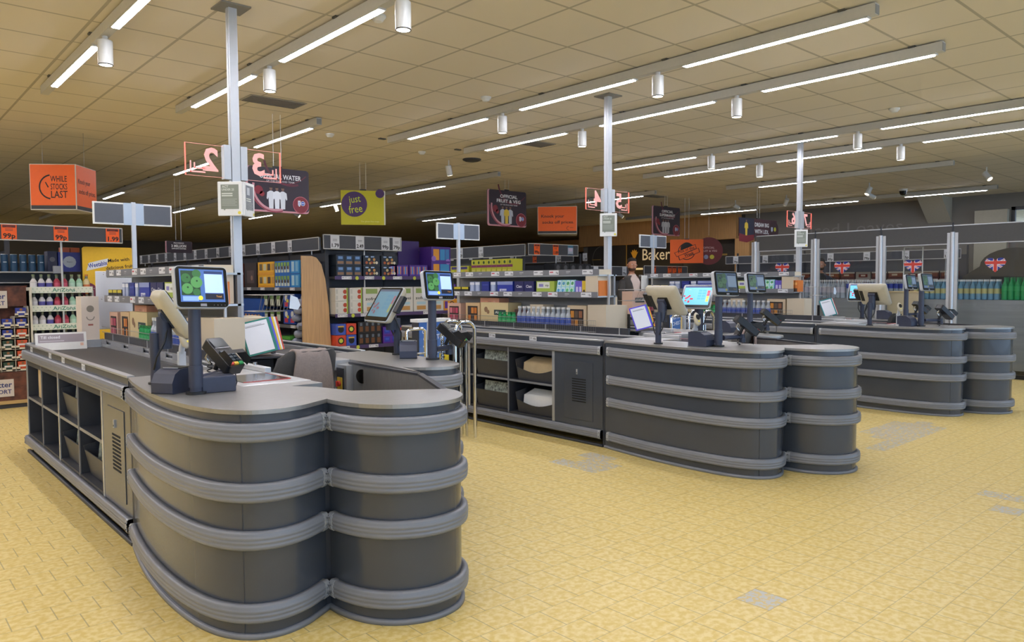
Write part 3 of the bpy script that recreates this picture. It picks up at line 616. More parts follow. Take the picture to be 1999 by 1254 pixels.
# till closed board
t=thing('till_closed_sign','white folded sign at the far end of the nearest belt','sign',(1.36,7.35,.868),-.05)
b=MB(tilt((0,0,.075),0,.25)); b.box(-.19,-.075,-.004,.19,.075,0,white); b.build('board',t)
b=MB(tilt((0,0,.075),0,.25)); b.rect(-.17,-.01,.17,.06,'#9a8f94',.001).text('Till closed',-.08,.035,.035,wink,.002,.01).rect(-.16,.0,.02,.006,'#c9c4c8',.002).rect(.14,-.045,.165,-.02,'#e0b7a0',.001); b.build('print',t)
# things kept in the open shelves
leafm=mat('leaf_print','#858c80',.5,noise=.9,nscale=45); paperbag=mat('paper_bag','#bca67e',.8,noise=.1,nscale=9)
def pouch(x,y,z,lab,kind,rz=-PI/2):
    """leaning slate pouch (front = local -Y) with bags standing in it"""
    t=thing('bag_dispenser',lab,'bag holder',(x,y,z),rz,'bag holders in the counter shelves'); b=MB()
    P=[(-.25,0),(.25,0),(.25,.13)]+[(.25-.5*i/10,.13-(.05*math.sin(PI*i/10) if kind else 0)) for i in range(1,10)]+[(-.25,.13)]
    if kind==0: P=[(-.25,0),(.25,0),(.25,.17),(-.25,.17)]
    b.M=Matrix.Translation((0,-.12,0))@Matrix.Rotation(.2,4,'X')@FM((0,0,0)); b.prism(P,-.006,0,slate_dk); b.box(-.25,0,-.14,-.244,.2,0,slate_dk); b.build('holder',t)
    b=MB(Matrix.Translation((0,-.1,.01))@Matrix.Rotation(-.12,4,'X'))
    if kind==0: b.box(-.19,0,.02,.21,.03,.245,leafm)
    else:
        for k in range(9): b.box(-.22+.004*k,.01+k*.012,.02,.22-.006*(k%3),.016+k*.012,.16+.008*k,paperbag if kind==1 else white)
    b.build('bags',t); return t
cy=[(2.66+3.28)/2,(2.03+2.66)/2]
for z,l in ((.485,'upper'),(.168,'lower')):
    pouch(4.82+.17,2.8+cy[0],z,'slate holder with leaf-printed carrier bags, %s shelf of the middle counter'%l,0)
    pouch(4.82+.17,2.8+cy[1],z,'slate holder full of pale paper bags, %s shelf of the middle counter'%l,1 if z>.3 else 2)
pouch(1.12+.17,2.95+cy[0],.485,'slate holder with leaf-printed bags, upper shelf of the nearest counter',0)
pouch(1.12+.17,2.95+cy[0],.168,'slate holder with leaf-printed bags, lower shelf of the nearest counter',0)
pouch(1.12+.17,2.95+cy[1],.168,'dark bag holder on the lower shelf beside the nearest service door',0)
b=MB()
for k in range(5): b.box(-.14,-.02+k*.035,0,.14,-.012+k*.035,.24-.012*k,paperbag)
b.M=Matrix(); tag(b.build('paper_bag_stack',loc=(1.2,2.95+4.25,.484),rz=-PI/2),'upright brown paper bags in the far shelf of the nearest counter','paper bags')
t=thing('magazine_pile','loose leaflets and a blue folder on the upper shelf near the service door','leaflets',(1.27,2.95+2.3,.484),-PI/2); b=MB(Matrix.Rotation(-.4,4,'X')); b.box(-.2,0,0,.1,.01,.22,'#5b6472').build('blue_folder',t); MB(Matrix.Rotation(-.7,4,'X')).box(-.05,-.03,.01,.2,-.02,.2,white).build('leaflet',t); MB(Matrix.Rotation(-1.1,4,'X')).box(-.0,-.06,.01,.22,-.05,.16,'#c9b66a').build('leaflet',t)
# ================================================================ PILLARS, LANE SIGNS, NOTICES
glowr=mat('edge_glow','#ff6a5a',.4,emit=1.1); numr=mat('number_film','#f0a8a0',.5,emit=.25); acr=mat('acrylic','#f4eaea',.05,alpha=.12)
PIL=[(2.02,5.13,'left',('2','3')),(5.8,5.06,'middle',('4','5')),(9.62,5.0,'right',('6','7'))]
for x,y,w,nn in PIL:
    t=thing('lane_pillar','slim pale steel ceiling pillar standing between the checkouts, '+w,'pillar',(x,y,0),0,'slim steel pillars')
    MB().box(-.029,-.029,.0,.029,.029,H,alu).box(-.033,-.012,0,-.029,.012,H,alu).box(.029,-.012,0,.033,.012,H,alu).build('shaft',t,bev=.004)
    MB().box(-.1,-.1,H-.012,.1,.1,H-.001,'#7d7a70').build('ceiling_plate',t)
    for s,n in ((-1,nn[0]),(1,nn[1])):
        t=thing('lane_number_sign','clear acrylic lane sign with a mirrored pink '+n+' and glowing red edge','lane sign',(x,y,2.25),0,'lane number signs')
        x0,x1=(.075,.33)
        MB().box(*((.034,-.025,-.115,.08,.025,.115) if s>0 else (-.08,-.025,-.115,-.034,.025,.115)),alu).build('bracket',t)
        a,b_=(x0,x1) if s>0 else (-x1,-x0)
        MB().box(a,-.003,-.105,b_,.003,.105,glassm).build('acrylic_panel',t)
        g=MB(); e=s*x1; g.box(min(e,e-s*.006),-.004,-.105,max(e,e-s*.006),.004,.105,glowr).box(a,-.0035,-.1065,b_,.0035,-.1045,numr).box(a,-.0035,.1045,b_,.0035,.1065,numr); g.build('lit_edge',t)
        q=MB(FM((0,-.0045,0))); q.text(n,s*.165,.0,.21,numr,0,.03,mir=True); ex=s*(x1-.03)
        for k in (0,1): q.rect(min(ex-s*k*.025,ex-s*k*.025-s*.01),-.085+k*.025,max(ex-s*k*.025,ex-s*k*.025-s*.01),-.01-k*.01,numr).rect(min(ex-s*k*.025,ex-s*.1),-.085+k*.025,max(ex-s*k*.025,ex-s*.1),-.075+k*.025,numr)
        q.build('number',t)
    for fx,rz,l in ((0,-PI/4,'front'),(1,PI/4,'side')):
        if fx and w=='middle': continue
        if w=='right' and fx: continue
        lx=x+(-.06 if not fx else .07); ly=y-.06
        t=thing('notice_frame','white notice frame on the %s pillar, %s'%(w,l),'notice frame',(lx,ly,2.0),rz,'notice frames on the pillars')
        MB().box(-.085,-.004,-.115,.085,.02,.115,white).build('frame',t,bev=.004)
        q=MB(FM((0,-.005,0))); q.rect(-.062,-.07,.062,.095,'#7f8478' if not fx else '#70757c')
        if not fx: q.text('ACT',-.03,.08,.022,'#c9ccc0',.0008,.02).text('LIDL 25' if 0 else 'UNDER 25',-.012,.06,.02,'#c9ccc0',.0008,.02,w=.085)
        else: q.rect(-.045,.03,.0,.08,'#b9bcc0',.0008)
        for k in range(2): q.rect(-.055,.03-k*.014-.01*(fx*3),.02,.038-k*.014-.01*(fx*3),'#c9ccc0',.0008)
        for k in range(5): q.rect(-.055,-.005-k*.01-.02*fx,.05-.012*(k%2),-.0025-k*.01-.02*fx,'#aeb1a6',.0008)
        q.disc(.065,-.095,.011,'#d8c84a',.0008,n=12).poly([(-.045,-.07),(-.03,-.07),(-.037,-.08)],'#7f8478',.0008); q.build('notice',t)
# ---------------------------------------------------------------- blank twin screens on thin poles
blankm=mat('blank_screen','#50545c',.5,noise=.02)
for x,y,w in ((2.0,7.5,'left, before the orange price board'),(5.78,7.52,'middle, right of the yellow-green board'),(9.62,7.45,'right, in front of the bakery sign')):
    t=thing('twin_info_screen','pair of blank slate screens on a thin pole, '+w,'information screen',(x,y,0),0,'blank twin screens'); z0=1.97;z1=2.17
    MB().box(-.017,-.017,.93,.017,.017,2.18,alu).build('pole',t)
    for s in (-1,1):
        a,b_=sorted((s*.035,s*.335)); MB().box(a,-.012,z0,b_,.012,z1,white).build('frame',t,bev=.002)
        a2,b2=sorted((s*.088,s*.322)); MB().box(a2,-.014,z0+.014,b2,-.0121,z1-.014,blankm).build('screen',t)
    MB().box(-.085,-.016,z0,.085,-.0125,z1,mat('pole_plate','#a9b6c4',.3,.3)).build('clamp_plate',t)
# ================================================================ HANGING SIGNS
def hang(name,lab,x0,x1,z0,z1,y,art,base,rx=0,wires=True,th=.012,rz=0,cat='hanging sign'):
    cx,cz=(x0+x1)/2,(z0+z1)/2; w,h=x1-x0,z1-z0
    t=thing(name,lab,cat,(cx,y,cz),rz,'hanging advertising boards')
    m=MB(FM((0,0,0))); m.prism(rrect(w,h,max(rx,.002)),-th,0,base); m.build('board',t)
    q=MB(FM((0,-.0015,0))); art(q,w,h); q.build('artwork',t)
    if wires:
        MB().box(-.05,0,h/2,.05,.02,h/2+.02,blk).build('hanger',t)
        for s in (-.045,.045): MB().cyl((s,.005,h/2),(s,.005,H-cz),.0035,white,n=5).build('wire',t)
    return t
WN='#2c1f2b'; PK='#c48a92'
def players(q,y0,h,cols,x0=0,dx=.0):
    n=len(cols)
    for i in sorted(range(n),key=lambda i:-abs(i-(n-1)/2)):
        x=x0+(i-(n-1)/2)*dx; d=.002+(n-abs(i-(n-1)/2))*.0006
        q.poly([(x-.1*h,y0),(x+.1*h,y0),(x+.12*h,y0+.5*h),(x+.17*h,y0+.4*h),(x+.21*h,y0+.45*h),(x+.18*h,y0+.72*h),(x+.05*h,y0+.8*h),(x-.05*h,y0+.8*h),(x-.18*h,y0+.72*h),(x-.21*h,y0+.45*h),(x-.17*h,y0+.4*h),(x-.12*h,y0+.5*h)],cols[i],d)
        q.disc(x,y0+.9*h,.07*h,'#7a5a4c',d+.0002,ry=.09*h,n=12).disc(x,y0+.97*h,.065*h,'#2b211c',d+.0003,ry=.04*h,n=10)
def crests(q,x,y,r):
    q.poly([(x-r,y+r),(x-.1*r,y+r),(x-.1*r,y-.5*r),(x-.55*r,y-r),(x-r,y-.5*r)],wink,.003)
    for j in range(3): q.rect(x-.9*r,y-.5*r+j*.45*r,x-.2*r,y-.3*r+j*.45*r,'#3a62b0',.0035)
    q.disc(x+.7*r,y+.1*r,.75*r,'#2f56b8',.003,n=16).arc(x+.7*r,y+.1*r,.72*r,.12*r,0,2*PI,wink,.0035).rect(x+.2*r,y,x+1.2*r,y+.2*r,wink,.0035)
def poster(lines,sub,cols,yel=False):
    def art(q,w,h):
        q.poly(rrect(w,h,.04),PK,0)
        q.poly([(p[0]*.96+w*.02,p[1]*.96+h*.02) for p in rrect(w,h,.04)],WN,.0006)
        q.arc(w*.2,h*.75,h*.62,h*.05,PI*1.05,PI*1.6,'#5f2232',.0009).arc(-w*.05,h*.05,h*.5,h*.05,PI*.95,PI*1.62,PK,.001).arc(-w*.05,h*.08,h*.57,h*.03,PI,PI*1.6,'#8f3a4a',.001).arc(w*.1,h*.9,h*.75,.02*h,PI*1.3,PI*1.75,'#6f2636',.001)
        q.disc(-w*.3,-h*.02,h*.1,'#7c2230',.0012,n=12).disc(-w*.25,-h*.1,h*.06,'#8c2a30',.0012,n=10)
        for k,(s,y,sz) in enumerate(lines): q.text(s,w*.04,h*y,h*sz,wink,.003,.02,w=min(w*.66,h*sz*.62*len(s)))
        q.text(sub,w*.04,h*(lines[-1][1]-.1),h*.055,'#c9c2c6',.003,.01,w=w*.44)
        players(q,-h*.42,h*.5,cols,-w*.02,h*.14)
        q.disc(w*.36,-h*.3,h*.19,'#7a1f2b',.004,n=20).arc(w*.36,-h*.3,h*.19,h*.015,0,2*PI,'#b5606c',.0045)
        b=q; s=[]; 
        q2=MB(q.M@Matrix.Translation((w*.36,-h*.27,.003))); crests(q2,0,0,h*.05 if yel else h*.07)
        for i,f in enumerate(q2.f): q.f.append([x+len(q.v) for x in f]); q.m.append(q.mi(q2.mats[q2.m[i]])); q.sm.append(False)
        q.v+=q2.v
    return art
hang('hanging_poster','dark red poster reading OFFICIAL WATER with three white-shirted figures',3.26,4.0,2.22,2.71,8.0,poster([('OFFICIAL WATER',.3,.15)],'OF THE ENGLAND TEAM',('#d5d8de','#dfe2e8','#d5d8de')),WN,.04)
hang('hanging_poster','dark poster reading OFFICIAL FRUIT & VEG with three figures',8.57,9.51,2.45,3.1,10.3,poster([('OFFICIAL',.33,.13),('FRUIT & VEG',.2,.13)],'OF THE ENGLAND TEAM',('#b9bcc6','#d8b93c','#b9bcc6')),WN,.04)
hang('hanging_poster','dark poster reading OFFICIAL SUPERMARKET with pale figures',12.88,13.87,2.44,3.06,10.0,poster([('OFFICIAL',.33,.13),('SUPERMARKET',.2,.13)],'OF THE ENGLAND TEAM',('#b4b6bd','#c0c2c8','#b4b6bd')),WN,.04)
def jf(q,w,h):
    q.rect(-w/2,-h/2,w/2,h/2,mat('lime_board','#b9b312',.55,noise=.02),0).rect(w/2-.02,-h/2,w/2,h/2,'#cfcfc0',.0005)
    q.disc(-w*.2,h*.1,h*.37,'#43245a',.001,n=32).disc(w*.38,h*.42,h*.13,'#43245a',.001,n=20)
    q.text('just',-w*.19,h*.24,h*.3,'#c9d400',.002,.0,rot=.15,w=w*.26).text('free',-w*.17,-h*.05,h*.32,'#c9d400',.002,.0,rot=.15,w=w*.3).text("The Lidl's 'gluten free' range" if 0 else 'Our gluten free range',w*.15,-h*.4,h*.06,'#dfe08a',.001)
hang('hanging_board','yellow-green board with a purple circle reading just free',5.72,6.4,2.34,2.87,10.3,jf,'#b9b312',0,True,rz=-.5)
def dream(q,w,h):
    q.poly([(-w/2,-h/2-.08),(-w*.12,-h/2-.04),(-w*.12,h/2),(-w/2,h/2)],'#1c2038',.0006).rect(-w*.12,-h*.5,w*.5,h*.5,'#451522',.0004)
    q.poly([(-w/2,-h/2-.1),(-w*.3,-h/2-.12),(-w*.12,-h/2-.06),(-w*.12,-h*.38),(-w*.3,-h*.45),(-w/2,-h*.35)],'#7a1f2b',.001)
    players(q,-h*.45,h*.9,('#d8b93c',),-w*.32,0); q.text('DREAM BIG',w*.09,h*.17,h*.3,wink,.002,.03,w=w*.38).text('WITH LIDL',w*.09,-h*.2,h*.3,wink,.002,.03,w=w*.38)
    q.disc(w*.42,-.02,h*.52,'#3a101b',.0008,n=24); q.poly([(w*.34,.04),(w*.39,.04),(w*.39,-.03),(w*.365,-.06),(w*.34,-.03)],'#c9cfe0',.002).disc(w*.45,0,.045,'#d8d23c',.002,n=14)
hang('hanging_poster','long dark red board reading DREAM BIG before the grey wall',13.02,14.44,2.32,2.68,8.0,dream,'#451522',0,True)
def mil(q,w,h): q.poly(rrect(w,h,.02),PK,0).poly([(p[0]*.95+.01,p[1]) for p in rrect(w,h,.02)],WN,.0005).text('PROVIDING',0,h*.33,h*.16,wink,.002,.02).text('3 MILLION',0,h*.08,h*.3,wink,.002,.03,w=w*.55).text('OPPORTUNITIES',0,-h*.14,h*.16,wink,.002,.02)
hang('hanging_poster','small dark sign reading 3 MILLION far behind the left counter',4.24,4.7,1.99,2.2,14.0,mil,WN,.02)
# orange boards
def cube(lab,x0,x1,z0,z1,y,dep,left,right,rz=0):
    t=thing('hanging_price_cube',lab,'hanging sign',((x0+x1)/2,y,(z0+z1)/2),rz,'orange hanging cubes'); w,h=x1-x0,z1-z0
    MB().box(-w/2,0,-h/2,w/2,dep,h/2,'#d9d2c4').build('carcass',t,bev=.003)
    for nm,M,ww,art in (('front_face',FM((0,-.002,0)),w,left),('side_face',FM((w/2+.002,dep/2,0),(0,1,0)),dep,right),('left_face',FM((-w/2-.002,dep/2,0),(0,-1,0)),dep,left)):
        q=MB(M); q.rect(-ww/2+.008,-h/2+.055,ww/2-.008,h/2-.008,orange2).rect(-ww/2+.008,-h/2+.01,ww/2-.008,-h/2+.055,'#33302e'); art(q,ww,h); q.build(nm,t)
    for sx in (-w/2+.02,w/2-.02): MB().cyl((sx,dep/2,h/2),(sx,dep/2,H-(z0+z1)/2),.002,wire,n=5).build('wire',t)
def aw(q,w,h):
    q.arc(-w*.02,0,h*.26,h*.03,PI*.55,PI*1.45,ink,.001).poly([(-w*.17,h*.1),(-w*.15,h*.11),(-w*.09,-.0),(-w*.11,-.01)],ink,.001)
    for s,y in (('WHILE',.17),('STOCKS',0),('LAST',-.17)): q.text(s,w*.13,h*y,h*(.18 if s!='LAST' else .22),ink,.001,.01,w=w*.36)
def ak(q,w,h): q.text('Knock your',-w*.12,h*.14,h*.15,ink,.001,.01,w=w*.58).text('socks off prices.',w*.02,-h*.08,h*.15,ink,.001,.01,w=w*.8).arc(w*.28,-h*.3,h*.06,h*.012,PI*.4,PI*1.6,ink,.001).text('WHILE',w*.36,-h*.28,h*.04,ink,.001)
cube('orange hanging cube reading WHILE STOCKS LAST at the left',1.638,2.168,2.33,2.88,10.45,.53,aw,ak,-.64)
cube('orange hanging cube reading Knock your socks off prices above the aisle',9.95,10.71,2.37,2.9,10.3,.7,ak,aw,-.8)
def pk(q,w,h):
    q.disc(0,0,h*.36,ink,.0008,n=24).disc(0,0,h*.33,orange2,.001,n=24).disc(0,h*.12,h*.26,ink,.0012,n=24)
    q.poly([(-w*.38,-h*.06),(w*.26,h*.3),(w*.3,h*.12),(-w*.3,-h*.24)],ink,.0018).poly([(-w*.36,-h*.065),(w*.25,h*.275),(w*.28,h*.13),(-w*.295,-h*.215)],orange2,.002)
    q.poly([(-w*.22,-h*.38),(w*.4,-h*.04),(w*.36,h*.14),(-w*.26,-h*.2)],ink,.0024).poly([(-w*.2,-h*.35),(w*.375,-h*.035),(w*.345,h*.12),(-w*.24,-h*.2)],orange2,.0026)
    q.text('Pick of the',-w*.02,h*.06,h*.16,ink,.003,.01,rot=.3,w=w*.5).text('Week',w*.07,-h*.13,h*.2,ink,.003,.02,rot=.3,w=w*.3)
hang('hanging_board','orange board reading Pick of the Week before the bakery wall',13.77,14.5,1.85,2.38,10.0,pk,orange2,0,True,rz=-.85)
def ofv(q,w,h): q.disc(0,0,w/2,'#6b1f22',0,n=32).text('OFFICIAL',0,h*.12,h*.1,'#c9a0a0',.001,.02).text('FRUIT & VEG',0,h*.0,h*.1,'#c9a0a0',.001,.02,w=w*.6); [q.disc(x,-h*.22,.05,cc,.001,n=14) for x,cc in ((-.06,'#8a90b0'),(.07,'#c9c23c'))]
t=thing('hanging_board','round dark red disc beside the orange Pick of the Week board','hanging sign',(14.52,9.68,2.12),-.85); MB(FM((0,0,0))).prism([(.31*math.cos(a*PI/16),.31*math.sin(a*PI/16)) for a in range(32)],-.012,0,'#6b1f22').build('board',t); q=MB(FM((0,-.002,0))); ofv(q,.6,.6); q.build('artwork',t); MB().cyl((0,.005,.35),(0,.005,H-2.14),.0035,white,n=5).build('wire',t)
# ================================================================ PRODUCT PROTOTYPES (front = local -Y, base at z 0)
PR={}
def pack(key,w,d,h,col,art=None,top=None,rough=.5):
    b=MB(); b.box(-w/2,-d/2,0,w/2,d/2,h,c(col,rough))
    if art:
        q=MB(FM((0,-d/2-.0012,h/2))); art(q,w,h)
        for i,f in enumerate(q.f): b.f.append([x+len(b.v) for x in f]); b.m.append(b.mi(q.mats[q.m[i]])); b.sm.append(False)
        b.v+=q.v
    PR[key]=(mesh_of(b,key),w,d,h); return PR[key]
def A(*items):
    """artwork from fractions: ('r',x0,y0,x1,y1,col) ('d',x,y,r,col) ('t',text,x,y,size,col)"""
    def f(q,w,h):
        for k,i in enumerate(items):
            d=k*.0004
            if i[0]=='r': q.rect(i[1]*w,i[2]*h,i[3]*w,i[4]*h,i[5],d)
            elif i[0]=='d': q.disc(i[1]*w,i[2]*h,i[3]*min(w,h),i[4],d,n=12)
            else: q.text(i[1],i[2]*w,i[3]*h,i[4]*h,i[5],d,.015,w=(i[6]*w if len(i)>6 else None))
    return f
def bottle(key,r,h,glass,label,capc,neck=.35,liq=None,n=12,l0=.25,l1=.55):
    g=glass; sh=.58 if key[:3]=='tea' else .62; nk=.76 if key[:3] in('tea','wat') else .84
    p=[(0,0,g),(r*.9,0,g),(r,h*.03,g),(r,h*l0,g),(r*1.02,h*l0,label),(r*1.02,h*l1,label),(r,h*l1,g),(r,h*sh,g),(r*neck*1.25,h*(nk-.04),g),(r*neck,h*nk,c('#6f7568',.3) if key[:3]=='tea' else g),(r*neck,h*.9,capc),(r*neck*1.15,h*.91,capc),(r*neck*1.15,h*.995,capc),(0,h,capc)]
    b=MB(); b.lathe([(a,z,m) for a,z,m in p],g,n); PR[key]=(mesh_of(b,key),2*r,2*r,h); return PR[key]
def row(key,name,lab,cat,grp,x,y,z,n,step,rz=0,along=(1,0),rows=1,rstep=None,up=1,skip=0,jit=0):
    """n products side by side from (x,y), stepped along a direction; rows behind; up = stacked layers"""
    me,w,d,h=PR[key]; ax,ay=along; bx,by=-ay*1.0,ax*1.0
    if ax==0: bx,by=(1,0)
    else: bx,by=(0,1)
    for k in range(up):
        for r in range(rows):
            for i in range(n):
                put(me,name,(x+ax*step*i+bx*(rstep or d*1.03)*r,y+ay*step*i+by*(rstep or d*1.03)*r,z+k*(h+.001)),rz+random.uniform(-jit,jit),lab,cat,grp)
L='#e4e4e0'
bottle('water',.036,.24,bot_clear,c('#3a55a8'),white,.6); bottle('spray_green',.034,.17,bot_green,c('#2fae62'),mat('green_cap','#1f7a3f',.4),.75)
bottle('tea_w',.036,.205,c('#c9c6c4',.3),c('#d9d7d6'),c('#6b7a5a'),.42,l0=.1,l1=.5); bottle('tea_p',.036,.205,c('#a83a4c',.3),c('#c8546a'),c('#5f6b4c'),.42,l0=.1,l1=.5)
bottle('tea_g',.036,.205,c('#9cc9ae',.3),c('#b6d9c2'),c('#7a8c6a'),.42,l0=.1,l1=.5); bottle('tea_o',.036,.205,c('#d8c79a',.3),c('#d87a4a'),c('#c8743a'),.42,l0=.15,l1=.4); bottle('tea_v',.036,.205,c('#cfcdd2',.3),c('#5a55a0'),c('#6b7a5a'),.42,l0=.1,l1=.5)
bottle('juice',.026,.16,c('#8a9a2a',.3),c('#4a8a2c'),c('#e2d42c'),.6); bottle('pet_clear',.04,.32,bot_clear,c('#b9b4c0'),white,.32,l0=.3,l1=.6); bottle('pet_blue',.038,.31,bot_clear,c('#2c3fa0'),white,.32,l0=.55,l1=.8); bottle('pet_teal',.038,.31,bot_blue,c('#b9b27a'),white,.32,l0=.3,l1=.55)
bottle('pet_green',.042,.34,bot_green,c('#3f9ac0'),c('#d8dcdc'),.32,l0=.1,l1=.3); bottle('pet_greenb',.042,.34,bot_green,c('#2a9a54'),c('#2a7a44'),.32,l0=.4,l1=.6)
b=MB(); b.lathe([(0,0,c('#16405f')),(.037,0,c('#16405f')),(.037,.2,c('#1f5f86',.4)),(.037,.202,steel_lt),(.034,.206,steel_lt),(0,.207,steel_lt)],slate,14)
q=MB(FM((0,-.0376,.11))); q.text('Crisps' if 0 else 'Tipton',0,0,.018,'#b9c6d0',.0,.01) if 0 else q.rect(-.018,-.004,.018,.006,'#a9b8c6',0)
b.v,o=b.v+q.v,len(b.v)
for i,f in enumerate(q.f): b.f.append([x+o for x in f]); b.m.append(b.mi(q.mats[q.m[i]])); b.sm.append(False)
PR['tube']=(mesh_of(b,'tube'),.074,.074,.207)
# ================================================================ LEFT END DISPLAY (row of shop fixtures at Y 10.3)
HY=10.3
def headboard(lab,x0,x1,z0,z1,cards,faceX=None,y=HY,post=None,y1=None,bcol=board,grp='price header boards'):
    """slate header band with white edging; cards = (pos, text, style)"""
    if faceX is None: t=thing('price_header',lab,'price header',(x0,y,z0),0,grp); w=x1-x0; M=FM((w/2,-.002,(z1-z0)/2)); MB().box(0,0,0,w,.03,z1-z0,bcol).build('board',t)
    else: t=thing('price_header',lab,'price header',(faceX,y,z0),0,grp); w=y1-y; M=FM((-.002,w/2,(z1-z0)/2),(0,-1,0)); MB().box(0,0,0,.03,w,z1-z0,bcol).build('board',t)
    h=z1-z0; e=MB(M); e.box(-w/2,h/2-.008,-.001,w/2,h/2+.004,.005,'#c3c3bf').box(-w/2,-h/2-.004,-.001,w/2,-h/2+.008,.005,'#c3c3bf').box(-w/2-.003,-h/2,-.001,-w/2+.005,h/2,.005,'#c3c3bf').box(w/2-.005,-h/2,-.001,w/2+.003,h/2,.005,'#c3c3bf'); e.build('edge_trim',t)
    for p,tx,st in cards:
        q=MB(M@Matrix.Translation((p-w/2,0,.004))); cw=.075; col={'o':orange,'w':card,'b':mat('blue_card','#a9b4c6',.6)}[st]
        q.rect(-cw,-h/2+.01,cw,h/2-.004 if st!='o' else h/2+.0,col)
        if st=='o': q.rect(-cw*.85,h*.27,cw*.85,h*.43,'#5a1a10',.0005).text('........',0,h*.36,.03,orange,.001)
        for k in range(2): q.rect(-cw*.5,h*(.16-.09*k),cw*.5,h*(.2-.09*k),'#7a4034' if st=='o' else '#85878c',.0006)
        if st=='b': q.rect(-cw,h*.25,cw,h*.45,'#3a6f8c',.0006).rect(-cw,-h*.45,cw,-h*.36,'#2a4f6c',.0006).rect(-cw*.6,-.02,cw*.7,h*.2,'#c9bcd4',.0008)
        q.text(tx,0,-h*.25,.075,ink,.001,.03,w=cw*1.6); q.build('price_card',t)
    if post is None and faceX is None:
        for px in (.1,w-.1): MB().cyl((px,.02,1.44-z0 if z0<1.9 else -.4),(px,.02,.02),.01,alu,n=8).build('post',t)
    if post is None and faceX is not None:
        for py in (.3,w/2,w-.3): MB().cyl((.03,py,-.06 if faceX<17 else -1.9),(.03,py,.02),.01,alu,n=8).build('post',t)
    if post: MB().cyl((post-(x0 if faceX is None else 0),.06,-1.2),(post-(x0 if faceX is None else 0),.06,.02),.012,alu,n=8).build('post',t)
    return t
headboard('slate header board with orange 99p, 99p and 1.99 cards at the left',.7,2.61,1.945,2.13,[(.72,'99p','o'),(1.24,'99p','o'),(1.8,'1.99','o')],post=1.95)
# confectionery stand
t=thing('chocolate_stand','brown cardboard chocolate stand with small shelves at the left edge','display stand',(1.1,10.3,0))
nut=mat('nut_print','#5a3222',.6,noise=.75,nscale=9)
MB().box(-.5,.0,.05,.52,.4,.09,'#b89a62').box(-.5,.02,0,.52,.38,.05,slate_dk).build('wooden_base',t)
MB().box(-.5,0,.09,.52,.4,.42,nut).box(-.5,.3,.42,.52,.4,1.42,nut).box(-.5,.0,.42,-.48,.4,1.4,'#c9c4b4').box(.5,0,.42,.52,.4,1.4,'#c9c4b4').build('carcass',t)
MB(FM((-.0,.1,1.28))).rect(-.48,-.1,.48,.12,nut,0).build('header_print',t)
for z,x in ((1.26,.17),(.24,.19)):
    q=MB(FM((x,.095 if z>1 else -.003,z))); q.rect(-.12,-.1,.12,.1,'#c9bfb4').text('Ritter',0,.035,.085,'#26306a',.001,.02).text('SPORT',0,-.045,.065,'#26306a',.001,.02,w=.19); q.build('brand_label',t)
CC={'r':'#a83426','b':'#2c3a90','o':'#c8512a','y':'#d8b92c','g':'#2a4534'}
for k in CC: pack('choc_'+k,.1,.02,.1,CC[k],A(('r',-.4,-.1,.4,.1,'#d9d4cc'),('d',.0,.3,.15,'#8a5a34')))
rowsC=['bbb','rbb','rbo','ygo','ygo','ygo']
for r,s_ in enumerate(rowsC):
    z=1.06-r*.125
    for k,ch in enumerate(s_):
        x=.13+k*.14-.0
        if r==0 and k<2: continue
        MB().box(x-.065,.0,z-.005,x+.065,.28,z,'#c9c0ac').box(x-.065,-.002,z,x-.03,.002,z+.04,'#c9c0ac').box(x+.03,-.002,z,x+.065,.002,z+.04,'#c9c0ac').box(x-.065,-.002,z,x+.065,.002,z+.016,'#c9c0ac').box(x+.065,0,z-.01,x+.072,.28,z+.12,'#b5ad9c').build('tray',t)
        for j in range(2): put(PR['choc_'+ch][0],'chocolate_bar',(1.1+x,10.3+.03+j*.05,z+.001),0,'%s square chocolate bar in the left stand, %s row from the top'%({'r':'red','b':'blue','o':'orange','y':'yellow','g':'green'}[ch],ORD[r]),'chocolate','square chocolate bars row %s %s'%(ORD[r],ch))
# iced tea shelf stand
t=thing('bottle_stand','cardboard stand with four printed shelf strips of tea bottles','display stand',(1.94,10.35,0))
MB().box(-.33,0,0,.33,.36,.02,slate_dk).box(-.34,.0,0,-.32,.36,1.36,'#8d8f8c').box(.32,0,0,.34,.36,1.36,'#8d8f8c').box(-.32,.34,0,.32,.36,1.3,slate_dk).build('carcass',t)
for k,z in enumerate((1.335,1.115,.895,.675)):
    MB().box(-.32,0,z,.32,.34,z+.012,'#8d8f8c').build('shelf',t)
    q=MB(FM((0,-.006,z+.03))); q.rect(-.33,-.035,.33,.04,'#d3d9cc')
    for i in range(16):
        for j in range(2): q.poly([(-.32+i*.043+j*.02,-.02+j*.035+.008),(-.312+i*.043+j*.02,-.02+j*.035),(-.32+i*.043+j*.02,-.02+j*.035-.008),(-.328+i*.043+j*.02,-.02+j*.035)],'#9ab0a0',.0005)
    q.text('AriZona',.02,0,.06,'#1f7a64',.001,.01,w=.24); q.build('shelf_strip',t)
    for i,kk in enumerate('wvvppggo' if k<2 else 'wwvppggo'):
        put(PR['tea_'+kk][0],'tea_bottle',(1.94-.28+i*.08,10.42,z+.013),0,'%s tea bottle, %s shelf from the top of the tea stand'%({'w':'white','v':'white and violet','p':'pink','g':'pale green','o':'orange and cream'}[kk],ORD[k]),'bottle','tea bottles shelf %s %s'%(ORD[k],kk))
